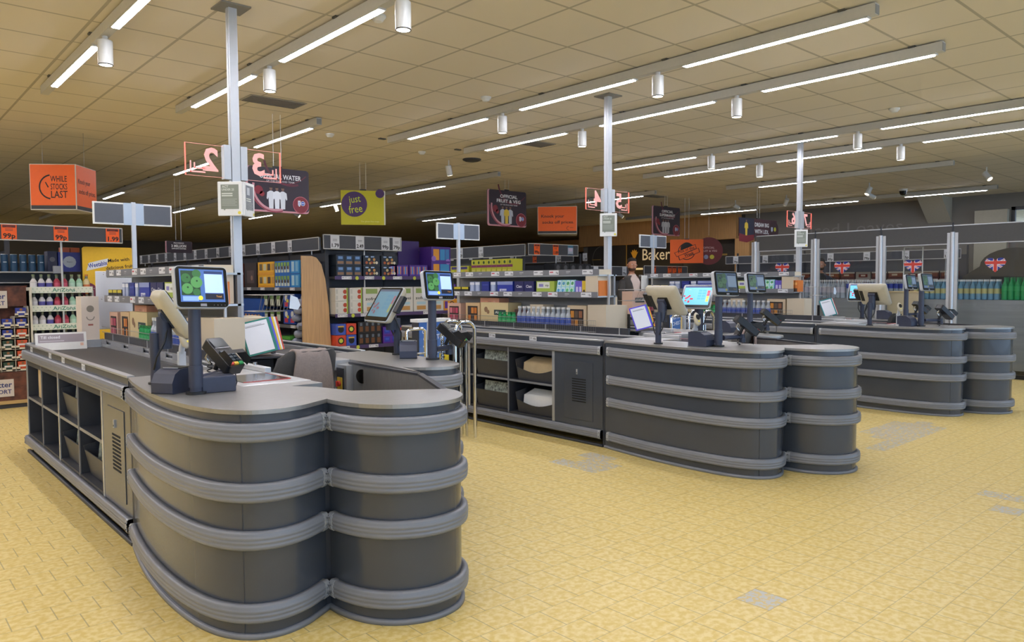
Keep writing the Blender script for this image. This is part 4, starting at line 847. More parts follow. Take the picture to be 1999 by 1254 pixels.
# blue tubes on a wire shelf
t=thing('wire_shelf','white wire shelf behind the chocolate stand','shelf',(1.55,10.65,0)); MB().box(-.9,0,1.575,.42,.34,1.59,'#a9a9a4').box(-.9,.33,0,.6,.35,1.7,slate_dk).box(-.9,0,1.45,.42,.34,1.46,'#a9a9a4').build('shelf',t); MB().box(.36,-.02,1.57,.46,.06,1.66,'#9a9ca0').build('bracket',t)
for lv,z in (('upper',1.592),('lower',1.4 if 0 else 1.462)):
    pass
for i in range(12): put(PR['tube'][0],'crisp_tube',(.86+i*.094,10.75,1.592),0,'tall blue tube with silver lid in the row above the tea bottles','tube','blue tubes')
pack('bluebox',.24,.2,.24,'#1c2a7c',A(('d',0,0,.3,'#8f9aa8'),('r',-.18,-.06,.18,.06,'#8f9aa8'),('t','Dreamy' if 0 else 'Rizaro',0,0,.08,'#3a4058',.25)))
put(PR['bluebox'][0],'blue_box',(2.09,10.75,1.592),0,'large navy box with silver oval above the tea stand','box')
for i in range(2): pack('dkbox%d'%i,.1,.2,.25,'#1a1c3a',A(('d',0,.1,.3,'#55565f')))
put(PR['dkbox0'][0],'dark_box',(1.91,10.78,1.592),0,'dark carton with grey print next to the blue tubes','box')
pack('orgsm',.1,.1,.06,'#a8532c'); [put(PR['orgsm'][0],'small_orange_pack',(2.06+k*.11,10.78,1.834),0,'small orange pack on top of the navy box','pack','orange packs on the navy box') for k in (0,1)]
# cereal board
t=thing('cereal_display_board','tall yellow cereal display board with biscuits pictured','display board',(2.49,10.5,0))
b=MB(FM((0,0,1.2))); b.prism([(-.29,-1.2),(.29,-1.2),(.29,.68),(.27,.7),(-.27,.7),(-.29,.68)],-.012,0,mat('yellow_board','#e6b91c',.5,noise=.03)); b.build('board',t)
q=MB(FM((0,-.002,1.2))); q.poly([(-.25,.4),(-.02,.46),(.0,.56),(-.22,.5)],'#dfe3ea',.0006).text('Weetabix',-.12,.48,.075,'#2a3fa0',.0012,.02,rot=.22,w=.22).text('Made with',.12,.54,.06,ink,.001,.01,rot=.1,w=.25).text('delicious fruit',.13,.45,.06,ink,.001,.01,rot=.12,w=.32)
for x,y,r,cc in ((-.08,.24,.07,'#b06a4a'),(.08,.25,.07,'#b06a4a'),(-.23,.16,.09,'#7a2a44'),(-.16,.05,.08,'#6a2438'),(-.22,-.02,.06,'#a8a43c'),(.2,.2,.04,'#8a3a4c'),(-.1,-.03,.06,'#8a3a2c')): q.disc(x,y,r,cc,.001+r*.005,n=16)
rnd=random.Random(5)
for i in range(22): x,y=rnd.choice(((-.08,.24),(.08,.25))); a=rnd.random()*6.28; q.disc(x+.05*math.cos(a)*rnd.random(),y+.05*math.sin(a)*rnd.random(),.007,'#6a3a2a',.0022,n=6)
q.build('artwork',t)
# ================================================================ GONDOLAS
gsh=mat('gondola_shelf','#3a3c42',.5,noise=.04); gback=mat('gondola_back','#4a4c52',.6,noise=.03); rail_v=mat('rail_violet','#4a3a66',.5); railg=mat('rail_grey','#55575d',.5)
def prail(t,M,w,tx,m,h=.05):
    MB(M).box(-w/2,-h/2,-.012,w/2,h/2,0,m).build('price_rail',t)
    for k,(p,s) in enumerate(tx):
        q=MB(M@Matrix.Translation((p-w/2,0,.001)))
        if s=='*': q.disc(0,-.004,.03,'#b9c23c',0,n=14)
        else: q.rect(-.085,-h*.42,.085,h*.42,'#d4d5d8').rect(-.075,-.004,-.05,.01,'#8a8c90',.0005).rect(-.035,0,.0,.006,'#a0a2a6',.0005).text(s,.055,-.003,.03,ink,.0006,.02); 
        if s[0]=='!': pass
        q.build('price_label',t)
def gondola(lab,x0,x1,y0,y1,zs,h=1.9,backx=None):
    t=thing('aisle_shelving_unit',lab,'shelving',(0,0,0),0,'aisle shelving units'); cx=backx or (x0+x1)/2
    MB().box(cx-.02,y0,.0,cx+.02,y1,h,gback).box(x0,y0,0,x1,y1,.12,gsh).build('back_panel',t)
    for z in zs:
        MB().box(x0,y0,z-.03,x1,y1,z,gsh).build('shelf',t)
        prail(t,FM((x0-.002,(y0+y1)/2,z-.012),(0,-1,0)),y1-y0,[(y1-y0-.3-k*.55,'%.2f'%(.79+.3*(k%4))) for k in range(min(10,int((y1-y0)/.55)-1))],railg)
    for y in [y0+k*1.25 for k in range(int((y1-y0)/1.25)+1)]: MB().box(cx-.03,y-.015,0,cx+.03,y+.015,h+.25,gsh).build('upright',t)
    return t
# gondola 2 (with oak end panel)
gondola('long dark aisle shelving running back behind the left checkouts',5.1,5.54,10.5,19.5,(.25,.78,1.36),backx=5.52)
headboard('long slate header strip with white price cards above the left aisle shelving',0,0,1.93,2.125,[(.12+k*.62,['1.79','1.75','99p','1.29','95p','65p'][k%6],'w') for k in range(14)],faceX=5.32,y=10.34,y1=19.5)
t=thing('oak_end_panel','oak shelf end panel with a curved front edge','end panel',(0,10.45,0))
P=[(5.09,0),(5.56,0),(5.55,.5),(5.52,1.1),(5.47,1.5),(5.41,1.72),(5.33,1.82),(5.25,1.845),(5.09,1.845)]
MB(FM((0,0,0))).prism(P,-.03,0,wood).build('panel',t)
# end display (violet price rails)
t=thing('promotion_shelving','wide promotion shelving with violet price rails facing the tills','shelving',(5.55,10.3,0)); Wd=2.25
MB().box(0,.42,0,Wd,.45,1.95,gback).box(0,0,0,Wd,.42,.1,gsh).build('back_panel',t)
for x in (0,Wd/2,Wd): MB().box(x-.012,.40,0,x+.012,.44,2.0,gsh).build('upright',t)
for z,tx in ((1.535,[(.2,'1.25'),(.38,'*'),(.6,'1.25'),(.86,'*'),(1.12,'1.95'),(1.45,'*'),(1.7,'1.25')]),(.955,[(.12,'1.25'),(.3,'*'),(.52,'1.29'),(.75,'*'),(1.7,'1.1')]),(.46,[(.15,'99p'),(.38,'*'),(.66,'99p'),(1.1,'*'),(1.6,'99p')])):
    MB().box(0,0,z-.03,Wd,.42,z,gsh).build('shelf',t); prail(t,FM((Wd/2,-.003,z-.02)),Wd,tx,rail_v,.055)
headboard('slate header board with white 1.79, 2.49, 99p and 79p cards',5.37,6.75,1.95,2.165,[(.19,'1.79','w'),(.62,'2.49','w'),(1.08,'99p','w'),(1.29,'79p','w')],post=6.1)
def crate(key,w,h,d,base,cell,cols=3,rough=.5):
    items=[]
    for i in range(cols):
        x=-.5+(i+.5)/cols; ww=.36/cols
        for cc in cell: items.append(('r',x-ww*cc[0],cc[1],x+ww*cc[0],cc[2],cc[3]))
    pack(key,w,d,h,base,A(*items),rough=rough)
crate('bean',.44,.165,.38,'#16202c',[(1,-.4,.4,'#22405f'),(1,-.35,-.1,'#8a6a4c'),(.7,.1,.35,'#6a8fc0')],3)
pack('cof',.3,.38,.165,'#1a2430',A(*([('d',-.3+.15*i,.15*((i%2)*2-1)-.05,.14,['#a8552c','#c8b07a','#8a3a2c','#b98a4c','#d0c8b4'][i]) for i in range(5)]+[('r',-.38,.3,-.2,.42,'#9ab4d8'),('r',-.05,.3,.15,.42,'#9ab4d8'),('d',-.1,-.25,.12,'#b98a4c'),('d',.15,-.2,.12,'#c8b07a')])))
for k in range(2): put(PR['bean'][0],'coffee_tray',(5.82,10.53,1.537+k*.168),0,'dark tray of blue-topped packs at the left end of the top promotion shelf','display tray','blue-topped trays')
for j in range(2):
    for k in range(2): put(PR['cof'][0],'snack_tray',(6.22+j*.33,10.53,1.537+k*.168),0,'dark tray printed with mixed nuts on the top promotion shelf','display tray','nut trays')
crate('purp',.36,.19,.38,'#4a2a86',[(1,-.4,.4,'#5a3aa0'),(.8,-.3,.35,'#c87a3a'),(.4,-.3,.35,'#4a7ac0')],3)
for k in range(2): put(PR['purp'][0],'chocolate_tray',(6.73+k*.38,10.53,1.537),0,'violet tray of chocolate bags on the top promotion shelf','display tray','violet trays')
pack('pstand',.4,.36,.5,'#4a2a86',A(('r',-.4,.05,-.1,.42,'#d8952c'),('r',-.05,.05,.2,.42,'#3a8ac0'),('r',.22,.05,.42,.42,'#3a7ab4'),('r',-.4,-.42,-.1,-.08,'#d8952c'),('r',-.05,-.42,.42,-.08,'#3a8ac0'),('d',-.38,.1,.12,'#8f6ac0'),('d',.36,.0,.12,'#8f6ac0'),('r',-.5,-.05,.5,.02,'#4a2a86')))
put(PR['pstand'][0],'chocolate_display_box',(7.56,10.5,1.54),0,'tall violet display box with yellow and blue packs beside the customer screen','display box')
pack('pside',.42,.02,.4,'#3a1f66'); put(PR['pside'][0],'violet_side_board',(7.14,10.68,1.74),0,'plain dark violet board left of the tall violet display box','board')
pack('kraft',.28,.2,.12,'#8a7458'); put(PR['kraft'][0],'kraft_box',(6.72,10.74,1.73),0,'kraft carton on the top promotion shelf behind the violet trays','carton')
pack('tart',.21,.36,.2,'#cfcdc4',A(('d',.28,.2,.17,'#b0442c'),('d',.28,-.2,.17,'#b0442c'),('r',.4,-.5,.5,.5,'#9ab43a'),('r',-.45,.05,-.3,.4,'#b9b9b0'),('r',-.45,-.4,-.3,-.1,'#b9b9b0')))
for j in range(2):
    for k in range(2): put(PR['tart'][0],'cake_box',(5.67+j*.25,10.5,.957+k*.203),0,'white and green cake box on the middle promotion shelf','box','white and green cake boxes')
pack('ofrei',.3,.36,.41,'#cfcdc6',A(('r',-.35,.25,.35,.44,'#8aa05a'),('t','zofrei',0,.05,.16,'#33332f',.75),('r',-.3,-.2,.3,-.1,'#a9c9d4'),('r',-.3,-.42,.3,-.26,'#b98a4c')))
for j in range(5): put(PR['ofrei'][0],'gluten_free_box',(6.2+j*.315,10.5,.957),0,'tall white box with green stripe and black lettering on the middle promotion shelf','box','tall white boxes')
pack('ghost',.26,.36,.25,'#5a2a90',A(('r',-.4,-.35,.0,.4,'#e0951c'),('r',.05,-.35,.42,.4,'#5a3a9a'),('d',.2,0,.2,'#c9a01c')))
pack('ghost2',.3,.36,.2,'#d8901c',A(('d',.1,0,.3,'#2a2230'),('d',.1,0,.22,'#d8901c'),('r',-.4,-.3,-.2,.3,'#5a2a90')))
put(PR['ghost'][0],'chocolate_tray',(7.78-.05,10.5,1.16),0,'upper violet and orange tray at the right end of the middle promotion shelf','display tray'); put(PR['ghost2'][0],'chocolate_tray',(7.75,10.5,.957),0,'lower orange tray at the right end of the middle promotion shelf','display tray')
pack('cdr',.17,.3,.17,'#c8452c',A(('d',0,0,.32,'#17181a'),('d',0,0,.2,'#c8d04a'))); pack('cdb',.17,.3,.17,'#3a55b4',A(('d',0,0,.3,'#17181a'),('r',-.3,.2,.3,.32,'#c8a03a'))); pack('cdv',.17,.3,.17,'#6a2a90',A(('d',.2,-.1,.25,'#c87ad0'),('r',-.4,.2,.2,.4,'#d0452c')))
for k in range(2):
    for j,kk in enumerate((('cdr','cdb'),('cdb','cdr'))[k]): put(PR[kk][0],'chocolate_pack',(5.65+j*.18,10.47,.462+k*.175),0,('red' if kk=='cdr' else 'blue')+' chocolate pack at the left of the low promotion shelf, %s layer'%('bottom','top')[k],'pack')
crate('blackt',.42,.18,.36,'#15161a',[(.8,-.35,.1,'#6a4426'),(.55,.15,.42,'#5f6a78')],4)
for k in range(2): put(PR['blackt'][0],'coffee_tray',(6.16,10.5,.462+k*.183),0,'black tray with four brown pouches on the low promotion shelf','display tray','black pouch trays')
crate('oreo',.3,.13,.36,'#5a2a90',[(1,-.3,.35,'#2a3aa8'),(.6,-.1,.2,'#3a55c0')],2); crate('oreo2',.17,.13,.36,'#5a2a90',[(1,-.3,.35,'#d8551c'),(.5,-.15,.2,'#2a2230')],2)
for k in range(2):
    for j in range(3): put(PR['oreo'][0],'biscuit_tray',(6.55+j*.52,10.5,.462+k*.133),0,'violet tray of blue biscuit packs on the low promotion shelf','display tray','blue biscuit trays'); put(PR['oreo2'][0],'biscuit_tray',(6.8+j*.52,10.5,.462+k*.133),0,'orange biscuit packs on the low promotion shelf','display tray','orange biscuit trays')
# gondola 2 side goods (face -X): from the oak panel backwards
def side(key,name,lab,cat,x,y,z,n=1,step=None,up=1,grp=None):
    me,w,d,h=PR[key]
    for i in range(n):
        for k in range(up): put(me,name,(x,y+i*(step or w+.01),z+k*(h+.002)),-PI/2,lab,cat,grp or (lab if n*up>1 else None))
pack('sky',.3,.3,.21,'#2a86c8',A(('r',-.4,-.3,-.1,.42,'#a9c9dc'),('r',.05,-.3,.35,.42,'#7ab0d4'),('r',-.5,-.5,.5,-.42,'#1a5aa8')))
pack('dog',.56,.3,.21,'#1f66b8',A(*[('r',-.46+.19*i,-.35,-.32+.19*i,.4,'#c9d4cc') for i in range(5)]+[('r',-.46+.19*i,.1,-.32+.19*i,.4,'#7aa04a') for i in range(5)]+[('d',-.39+.19*i,.0,.14,'#4a3426') for i in range(5)]))
pack('yel',.62,.3,.21,'#e0a81c',A(*[('r',-.4+.25*i,-.15,-.22+.25*i,.35,['#6a5a3a','#c9c4a0','#4a3a2a','#b98a3a'][i]) for i in range(4)]+[('r',-.5,-.5,.5,-.3,'#d8951c')]))
pack('brn',.5,.3,.42,'#4a1f16',A(('d',0,.1,.2,'#b9803a'),('r',-.2,-.3,.2,-.15,'#c9b08a'))); pack('brk',.5,.3,.42,'#2a1d1c',A(('r',-.3,-.3,.3,.2,'#4a3a3c'),('d',.1,-.1,.1,'#8a6a5a')))
side('sky','blue_pet_food_box','light blue box beside the oak panel on the upper aisle shelf','box',5.26,10.72,1.362,1,up=2); side('dog','pet_food_tray','blue tray of white pet food pouches on the upper aisle shelf','display tray',5.26,11.16,1.362,up=2)
side('yel','yellow_tray','yellow tray of pouches on the upper aisle shelf','display tray',5.26,11.78,1.362,up=2); side('brk','dark_bag','dark bag left of the yellow trays','bag',5.26,12.4,1.362); side('brn','brown_bag','brown carton on the upper aisle shelf, left of the dark bag','bag',5.26,12.95,1.362)
for k in range(5): side('brn' if k%2 else 'brk','brown_carton' if k%2 else 'dark_carton',('brown' if k%2 else 'dark')+' carton far back on the upper aisle shelf','box',5.26,13.6+k*.6,1.362,grp='cartons far back on the aisle shelf %d'%(k%2))
bm=MB()
for a in range(1): 
    rg=[]
    for q,(z,k) in enumerate(((-.12,.2),(-.1,.75),(0,1),(.1,.75),(.12,.2))): rg.append([(.085*k*math.cos(t*PI/6),z*1.0,.07*k*math.sin(t*PI/6)) for t in range(12)])
    bm.loft(rg,c('#8d93a6',.3))
    bm.loft([[(.087*math.cos(t*PI/6),z,.072*math.sin(t*PI/6)) for t in range(12)] for z in (-.03,.03)],c('#3a2f8c',.3),caps=False)
PR['sbag']=(mesh_of(bm,'sbag'),.2,.2,.14)
for k in range(14):
    put(PR['sbag'][0],'snack_bag',(5.2+(k%2)*.12,10.62+(k%3)*.1,.42+k*.06),-PI/2+.6*((k%3)-1),'silver and violet snack bag in the heap beside the oak panel','bag','silver snack bags')
pack('grnp',.16,.1,.2,'#1f2226',A(('r',-.4,-.4,.4,.1,'#c9cdbc'),('r',-.4,.1,.4,.4,'#6a8a4c'))); pack('toy',.2,.12,.22,'#2a50a8',A(('d',0,.2,.25,'#d8d8d0'),('r',-.3,-.4,.3,-.1,'#c83a4a'),('r',.1,-.1,.45,.1,'#d8c83c')))
for k in range(2): side('toy','novelty_pack','blue pack with red and yellow print above the snack bags','pack',5.22,10.95,.8+k*.25,2)
for k in range(2): side('grnp','hanging_pack','black and white hanging pack on the middle aisle shelf','pack',5.2,11.42,.82+k*.24,3,.24)
pack('bluel',.9,.3,.4,'#1f4fa0',A(*[('r',-.45+.15*i,-.4,-.36+.15*i,-.15,'#b98a5a') for i in range(6)])); side('bluel','blue_display_tray','wide blue display tray on the middle aisle shelf','display tray',5.26,12.4,.782,3,.95)
pack('bluelow',.6,.3,.3,'#1a2a66',A(('r',-.4,-.3,.4,.1,'#2a3a86'))); side('bluelow','dark_blue_carton','dark blue carton on the low aisle shelf','carton',5.26,11.1,.252,5,.65); 
pack('greenlow',.4,.3,.05,'#4f9a3a'); side('greenlow','green_tray','green tray on the low aisle shelf','tray',5.24,11.1,.56,1)
# gondola 3
gondola('long dark aisle shelving behind the middle checkouts',9.3,9.64,10.5,19,(.3,.9,1.6),backx=9.62)
headboard('long slate header strip with white price cards above the middle aisle shelving',0,0,1.93,2.15,[(.12+k*.66,['2.19','2.25','1.99','1.19','2.29','1.15'][k%6],'w') for k in range(12)],faceX=9.5,y=10.32,y1=19)
headboard('slate header board with two orange cards and a pale blue card',9.56,10.91,1.95,2.165,[(.22,'99p','o'),(.72,'1.89','o'),(1.13,'...','b')],post=10.35)
pack('ylw',.15,.25,.28,'#c8c83c',A(('r',-.5,-.05,.5,.12,'#8a3a66'),('d',0,.3,.2,'#3a5a2a'),('r',-.4,-.4,.3,-.2,'#e0d86a'))); pack('ylw2',.3,.25,.17,'#c8c83c',A(('r',-.35,.1,.35,.4,'#4a3f7c'),('d',-.2,-.2,.25,'#d8d83c'),('d',.25,-.2,.25,'#d8b43c')))
side('ylw','yellow_carton','tall yellow carton under the middle header strip','carton',9.45,10.55,1.602,8,.155); side('ylw2','yellow_tray','yellow tray with violet print left of the tall yellow cartons','display tray',9.45,11.95,1.602,4,.31)
pack('clr',.3,.25,.15,'#7a86a0',A(*[('r',-.4+.2*i,-.3,-.28+.2*i,.4,'#b4bed0') for i in range(4)])); side('clr','clear_pack_tray','grey-blue tray of clear packs farther along the shelf','display tray',9.45,13.2,1.602,6,.31)
pack('grn2',.9,.25,.28,'#3f9a3a',A(('r',-.3,-.5,.2,.2,'#c8512a'))); side('grn2','green_display_box','green display box with orange print far along the shelf','display box',9.45,15.3,1.602,2)
pack('blkc',.2,.3,.2,'#22242a',A(('d',0,.1,.25,'#55585f'))); row('blkc','black_carton','black carton stacked on the shelf beside the orange cube post','carton','black cartons',10.35,10.45,1.6,5,.21,up=1)
pack('blkd',.2,.3,.12,'#2a2d36',A(('r',-.4,-.2,.4,.3,'#4a5468'))); row('blkd','dark_can_tray','dark tray of cans at the right end of the middle shelving','tray','dark can trays',10.75,10.5,1.56,3,.22,up=2)
t=thing('end_shelving','dark shelving end facing the tills behind the middle checkouts','shelving',(9.66,10.3,0)); MB().box(0,.1,0,2.0,.55,1.55,gback).box(0,0,1.5,2.0,.55,1.55,gsh).build('carcass',t)
# gondola 4 and bakery side
t=thing('low_bakery_shelving','low dark shelving in front of the bakery wall','shelving',(13.2,10.9,0)); MB().box(-1.5,-.3,0,3.4,.5,1.45,gback).box(-1.5,-.32,1.42,3.4,.5,1.46,gsh).build('carcass',t)
headboard('low slate header board with orange cards below the bakery sign',13.5,15.15,1.58,1.8,[(.35,'1.09','o'),(.95,'1.25','o'),(1.13,'1.29','o'),(1.35,'1.29','o')],y=10.7)
headboard('slate header board with white cards and one orange card behind the man',11.9,13.3,1.57,1.78,[(.2,'65p','w'),(.65,'99p','o'),(1.15,'79p','w')],y=10.9)
# ================================================================ IMPULSE RACKS BETWEEN THE BELTS
pack('mint',.14,.16,.09,'#1a1a1c',A(('r',-.45,.2,.45,.48,'#c8b92c'))); pack('clearpk',.09,.12,.15,'#7f8fb8',A(('r',-.3,-.4,.3,.4,'#aebbd8'),('r',-.45,.25,.45,.45,'#dfe3ee'))); pack('navyb',.13,.14,.15,'#1f2f86',A(('r',-.4,.2,.4,.3,'#3a4aa0')))
pack('navytray',.26,.16,.15,'#2437a0',A(('r',-.35,-.35,.1,-.05,'#c9cde0'),('r',-.5,.25,.5,.5,'#8f9cd0'),('t','Festive' if 0 else 'Floralys',-.05,-.2,.22,'#2437a0',.4)))
pack('cien',.15,.16,.15,'#1c1f5a',A(('t','Cien',0,.12,.28,'#d8dae6',.6),('r',-.3,-.35,.3,-.2,'#3a3f86'))); pack('lens',.16,.12,.07,'#4a484a',A(('d',.2,0,.35,'#17181a'),('d',-.2,0,.25,'#77787c')))
pack('limeb',.27,.16,.15,'#a4b94a',A(('r',-.45,.0,.25,.44,'#dfe4d8'),('r',-.35,.1,-.1,.3,'#8a84c0'),('t','zip',.1,.2,.2,'#33332f',.2))); 
pack('tissue',.26,.14,.15,'#8ad0e4',A(*[('r',-.46+.24*i,-.45+.48*j,-.27+.24*i,-.02+.48*j,['#d8f0f8','#c9ecd4'][(i+j)//2%2]) for i in range(4) for j in range(2)]+[('d',-.36+.24*i,-.23+.48*j,.12,['#4a9ac8','#4aa86a'][i//2]) for i in range(4) for j in range(2)]))
pack('penv',.05,.14,.15,'#6a5ac8',A(('r',-.3,-.4,.3,.1,'#c9c4e8'))); pack('peny',.06,.14,.15,'#d8b92c',A(('r',-.2,-.5,.2,-.1,'#4a3426'))); pack('peno',.05,.14,.15,'#d0752c',A(('r',-.3,-.5,.3,-.2,'#4a3426'),('r',-.3,.1,.3,.3,'#e8a85a')))
pack('cartn',.2,.16,.26,'#cdbfa6'); pack('cartl',.24,.2,.27,'#cdbfa6')
def windowbox(key,w,d,h,col,fill,win='#2a2220'):
    its=[('r',-.36,-.34,.36,.36,win)]
    for i in range(3):
        for j in range(2): its.append(('r',-.32+.22*i,-.3+.33*j,-.14+.22*i,-.04+.33*j,fill[(i+j)%len(fill)]))
    pack(key,w,d,h,col,A(*its))
windowbox('pinkbox',.26,.2,.25,'#d8b09a',['#c84a6a','#d87a8a','#a8485a']); windowbox('orgwin',.26,.2,.26,'#d9b98a',['#c8742c','#3a3438','#d8893a']); windowbox('carwin',.26,.2,.26,'#cdb898',['#8a5a3a','#c8842c','#5a4a3a']); 
pack('alesto',.48,.2,.27,'#dcc794',A(('d',-.3,.2,.12,'#8a6a4c'),('d',-.22,.1,.09,'#8a6a4c'),('r',.0,-.02,.42,.2,'#1f3a3a'),('t','Alesto',.21,.09,.15,'#e8e8e0',.34),('d',-.25,-.35,.1,'#b9a06a')))
pack('peach',.34,.18,.2,'#dda184',A(('r',-.1,-.4,.1,.4,'#c9907a'),('r',.2,-.4,.3,.4,'#e4b49c'))); pack('brownd',.24,.16,.2,'#4a2a26',A(('r',-.3,-.3,.3,.1,'#6a3a34')))
rw=['left','middle','far right']
def rack(k,cx,y0,y1):
    w=rw[k]; xf=cx-.25; xb=cx+.25; u='rack of the %s tills'%w
    t=thing('impulse_rack','wire and steel impulse rack between the belts of the %s tills'%w,'shelf rack',(0,0,0),0,'impulse racks by the tills')
    MB().box(cx-.012,y0,.85,cx+.012,y1,1.5,mat('rack_back','#8d9094',.5,.2)).build('back_panel',t)
    MB().box(xf+.02,y0,0,xb-.02,y1,.9,gsh).build('base_cabinet',t)
    MB().box(cx-.11,y0-.02,.85,cx-.095,y0,1.5,alu).build('upright',t)
    MB().box(cx-.02,y1,.85,cx+.02,y1+.02,1.55,alu).build('upright',t)
    for z,x0,x1,nm in ((.93,xf,xb,'bottom'),(1.29,xf,xb,'middle'),(1.5,xf+.02,xb-.02,'top')):
        MB().box(x0,y0,z-.014,x1 if z<1 else cx+.03,y1,z,steel_lt if z<1.4 else mat('frosted_shelf','#aeb6ba',.3,.2)).build('shelf',t)
    for z,x in ((1.30,xf),(1.525,xf+.02)):
        M=FM((x-.004,(y0+y1)/2,z),(0,-1,0)); L=y1-y0
        MB(M).box(-L/2,-.028,-.003,L/2,.03,0,mat('rack_rail','#77797e',.35)).build('price_rail',t)
        for i in range(11):
            p=L/2-.15-i*.235
            q=MB(M@Matrix.Translation((-p if 0 else p,0,.0012)))
            if i%3!=1: q.rect(-.07,-.022,.07,.024,'#dcdde0').rect(-.06,.0,-.01,.012,'#c8485a' if i%4==2 else '#8f9196',.0005).text(('15p','25p','75p','1.99')[i%4],.045,-.002,.026,ink,.0006,.02)
            else: q.rect(-.06,.004,.0,.012,'#bcbdc2').rect(-.06,-.01,-.02,-.004,'#a0a1a6')
            q.build('price_label',t)
    # wire basket front
    b=MB(); x=xf-.03
    for z in (.94,1.005,1.05): b.cyl((x,y0,z),(x,y1,z),.0025,wire,n=5)
    n=int((y1-y0)/.03)
    for i in range(n+1): b.add([(x-.0012,y0+i*.03-.0012,.93),(x-.0012,y0+i*.03+.0012,.93),(x-.0012,y0+i*.03+.0012,1.05),(x-.0012,y0+i*.03-.0012,1.05)],[(0,1,2,3)],wire)
    b.build('wire_basket_front',t)
    for i in range(5): MB().box(x-.008,y0+.1+i*.55,.895,x-.003,y0+.5+i*.55,.935,'#8a8c90').build('price_rail',t)
    # end basket towards the cashier with a price flap
    b=MB(); zb=1.24
    for z in (zb,zb+.11):
        e=.1 if z>zb else .04
        b.tube([(cx+.02,y0-.03,z),(cx+.2+e*.5,y0-.03,z),(cx+.2+e*.5,y0-.2-e,z),(cx+.02,y0-.2-e,z),(cx+.02,y0-.03,z)],.003,wire,n=5)
    for i in range(9): b.cyl((cx+.03+i*.024,y0-.242,zb),(cx+.03+i*.025,y0-.3,zb+.11),.0018,wire,n=4)
    b.build('end_basket',t); MB(FM((cx+.24,y0-.31,zb+.06))).poly([(-.02,.05),(.03,.03),(.05,-.02),(.03,-.05),(-.03,-.04)],'#d5e0ea').build('price_flap',t)
    g=lambda s:'%s, %s'%(s,u)
    def S(key,name,lab,cat,y,z,n=1,step=None,x=None,up=1,lean=0):
        me,ww,d,h=PR[key]; yy=y1-(y-0)-ww/2
        for i in range(n):
            for q in range(up):
                o=put(me,name,((xf+.03+d/2) if x is None else x,yy-i*(step or ww+.008),z+q*(h+.002)),-PI/2,lab+', '+u,cat,(lab+', '+u) if n*up>1 else None)
                if lean: o.rotation_euler=(lean,0,-PI/2)
    # middle shelf, far end -> near end (y measured from far end)
    S('mint','mint_carton','black and yellow mint carton on the middle shelf','carton',.0,1.29,3)
    S('clearpk','clear_pack','clear pack with white header','pack',.46,1.29,2); S('navyb','navy_box','plain navy box between clear packs','box',.68,1.29); S('clearpk','clear_pack','clear pack beside the navy tray','pack',.84,1.29,1)
    S('navytray','navy_tray','navy display tray of tissues','display tray',.96,1.29); S('cien','lotion_box','dark blue box with white lettering','box',1.25,1.29,2); S('lens','sunglasses_pack','dark pack with round print at the front','pack',1.28,1.29,2,x=xf+.0+.06 if 0 else None) if 0 else None
    S('limeb','snack_bag_box','lime box with white label','box',1.6,1.29); S('tissue','tissue_pack','pale blue panel of pocket tissues','tissue pack',1.89,1.29,lean=-.2)
    S('penv','violet_pack','violet upright pack','pack',2.17,1.29,2,.045); S('peny','yellow_pack','yellow upright pack','pack',2.26,1.29,1); S('peno','orange_pack','orange upright pack','pack',2.32,1.29,4,.04)
    # bottom level
    S('pinkbox','pink_window_carton','pink window carton','carton',.02,.931); put(PR['peach'][0],'peach_carton',(cx-.07,y1-.75,.931),-PI/2,'peach carton at the back of the bottom shelf, '+u,'carton',None,(1,1,1.6))
    S('orgwin','orange_window_carton','carton with window showing orange packs','carton',.38,.931); S('alesto','snack_carton','cream snack carton with dark label','carton',.66,.931); S('brownd','brown_open_carton','open dark brown carton','carton',1.25,.931); S('cartn','cream_carton','plain cream carton behind the bottles','carton',1.5,.931,1)
    S('juice','juice_bottle','small green and yellow juice bottle','bottle',1.71,1.07 if 0 else .931,8,.056,x=xf+.2,up=1)
    S('spray_green','green_bottle','green bottle in the wire basket','bottle',.98,.931,4,.075,x=xf+.035); S('water','water_bottle','white-capped water bottle in the wire basket','bottle',1.3,.931,11,.074,x=xf+.035)
    S('water','water_bottle','white-capped water bottle in the second row','bottle',1.33,.931,4,.074,x=xf+.11)
    S('carwin','window_carton','beige carton with window showing brown packs','carton',2.06,.931); S('cartl','plain_carton','plain beige carton at the near end','carton',2.34,.931)
    for x,z,kk,l in ((cx+.12,.931,'cartn','right'),(cx-.13,1.292,'cartn','upper left')): put(PR[kk][0],'plain_carton',(x,y0+.1,z),0,'plain beige carton, %s of the near end, %s'%(l,u),'carton')
    put(PR['cartn'][0],'plain_carton',(cx+.17,y0+.36,.931),0,'plain beige carton behind the others at the right, %s'%u,'carton')
rack(0,1.98,5.0,7.45); rack(1,5.72,4.9,7.4); rack(2,9.46,4.85,7.3)
t=thing('white_end_board','large white board at the far end of the left impulse rack','board',(1.92,7.72,1.28)); MB().box(-.2,0,-.27,.2,.015,.27,mat('board_white','#c9ccd2',.5)).build('panel',t,bev=.006); MB().box(-.01,.02,-1.28,.01,.04,.1,alu).build('stand',t)
t=thing('printed_carton','pale carton with flower print left of the white board','carton',(1.62,7.6,.9)); MB().box(-.07,-.1,0,.07,.1,.42,'#d4c9bc').build('box',t); MB(FM((0,-.102,.26))).disc(0,.05,.03,'#8a8478',0).arc(0,-.02,.03,.008,PI,2*PI,'#8a8478').rect(-.02,-.1,.02,-.085,'#a8685a').build('print',t)
put(PR['cartn'][0],'plain_carton',(6.4,5.6,1.0),.2,'beige carton beside the middle pillar','carton').scale=(1,1,1)
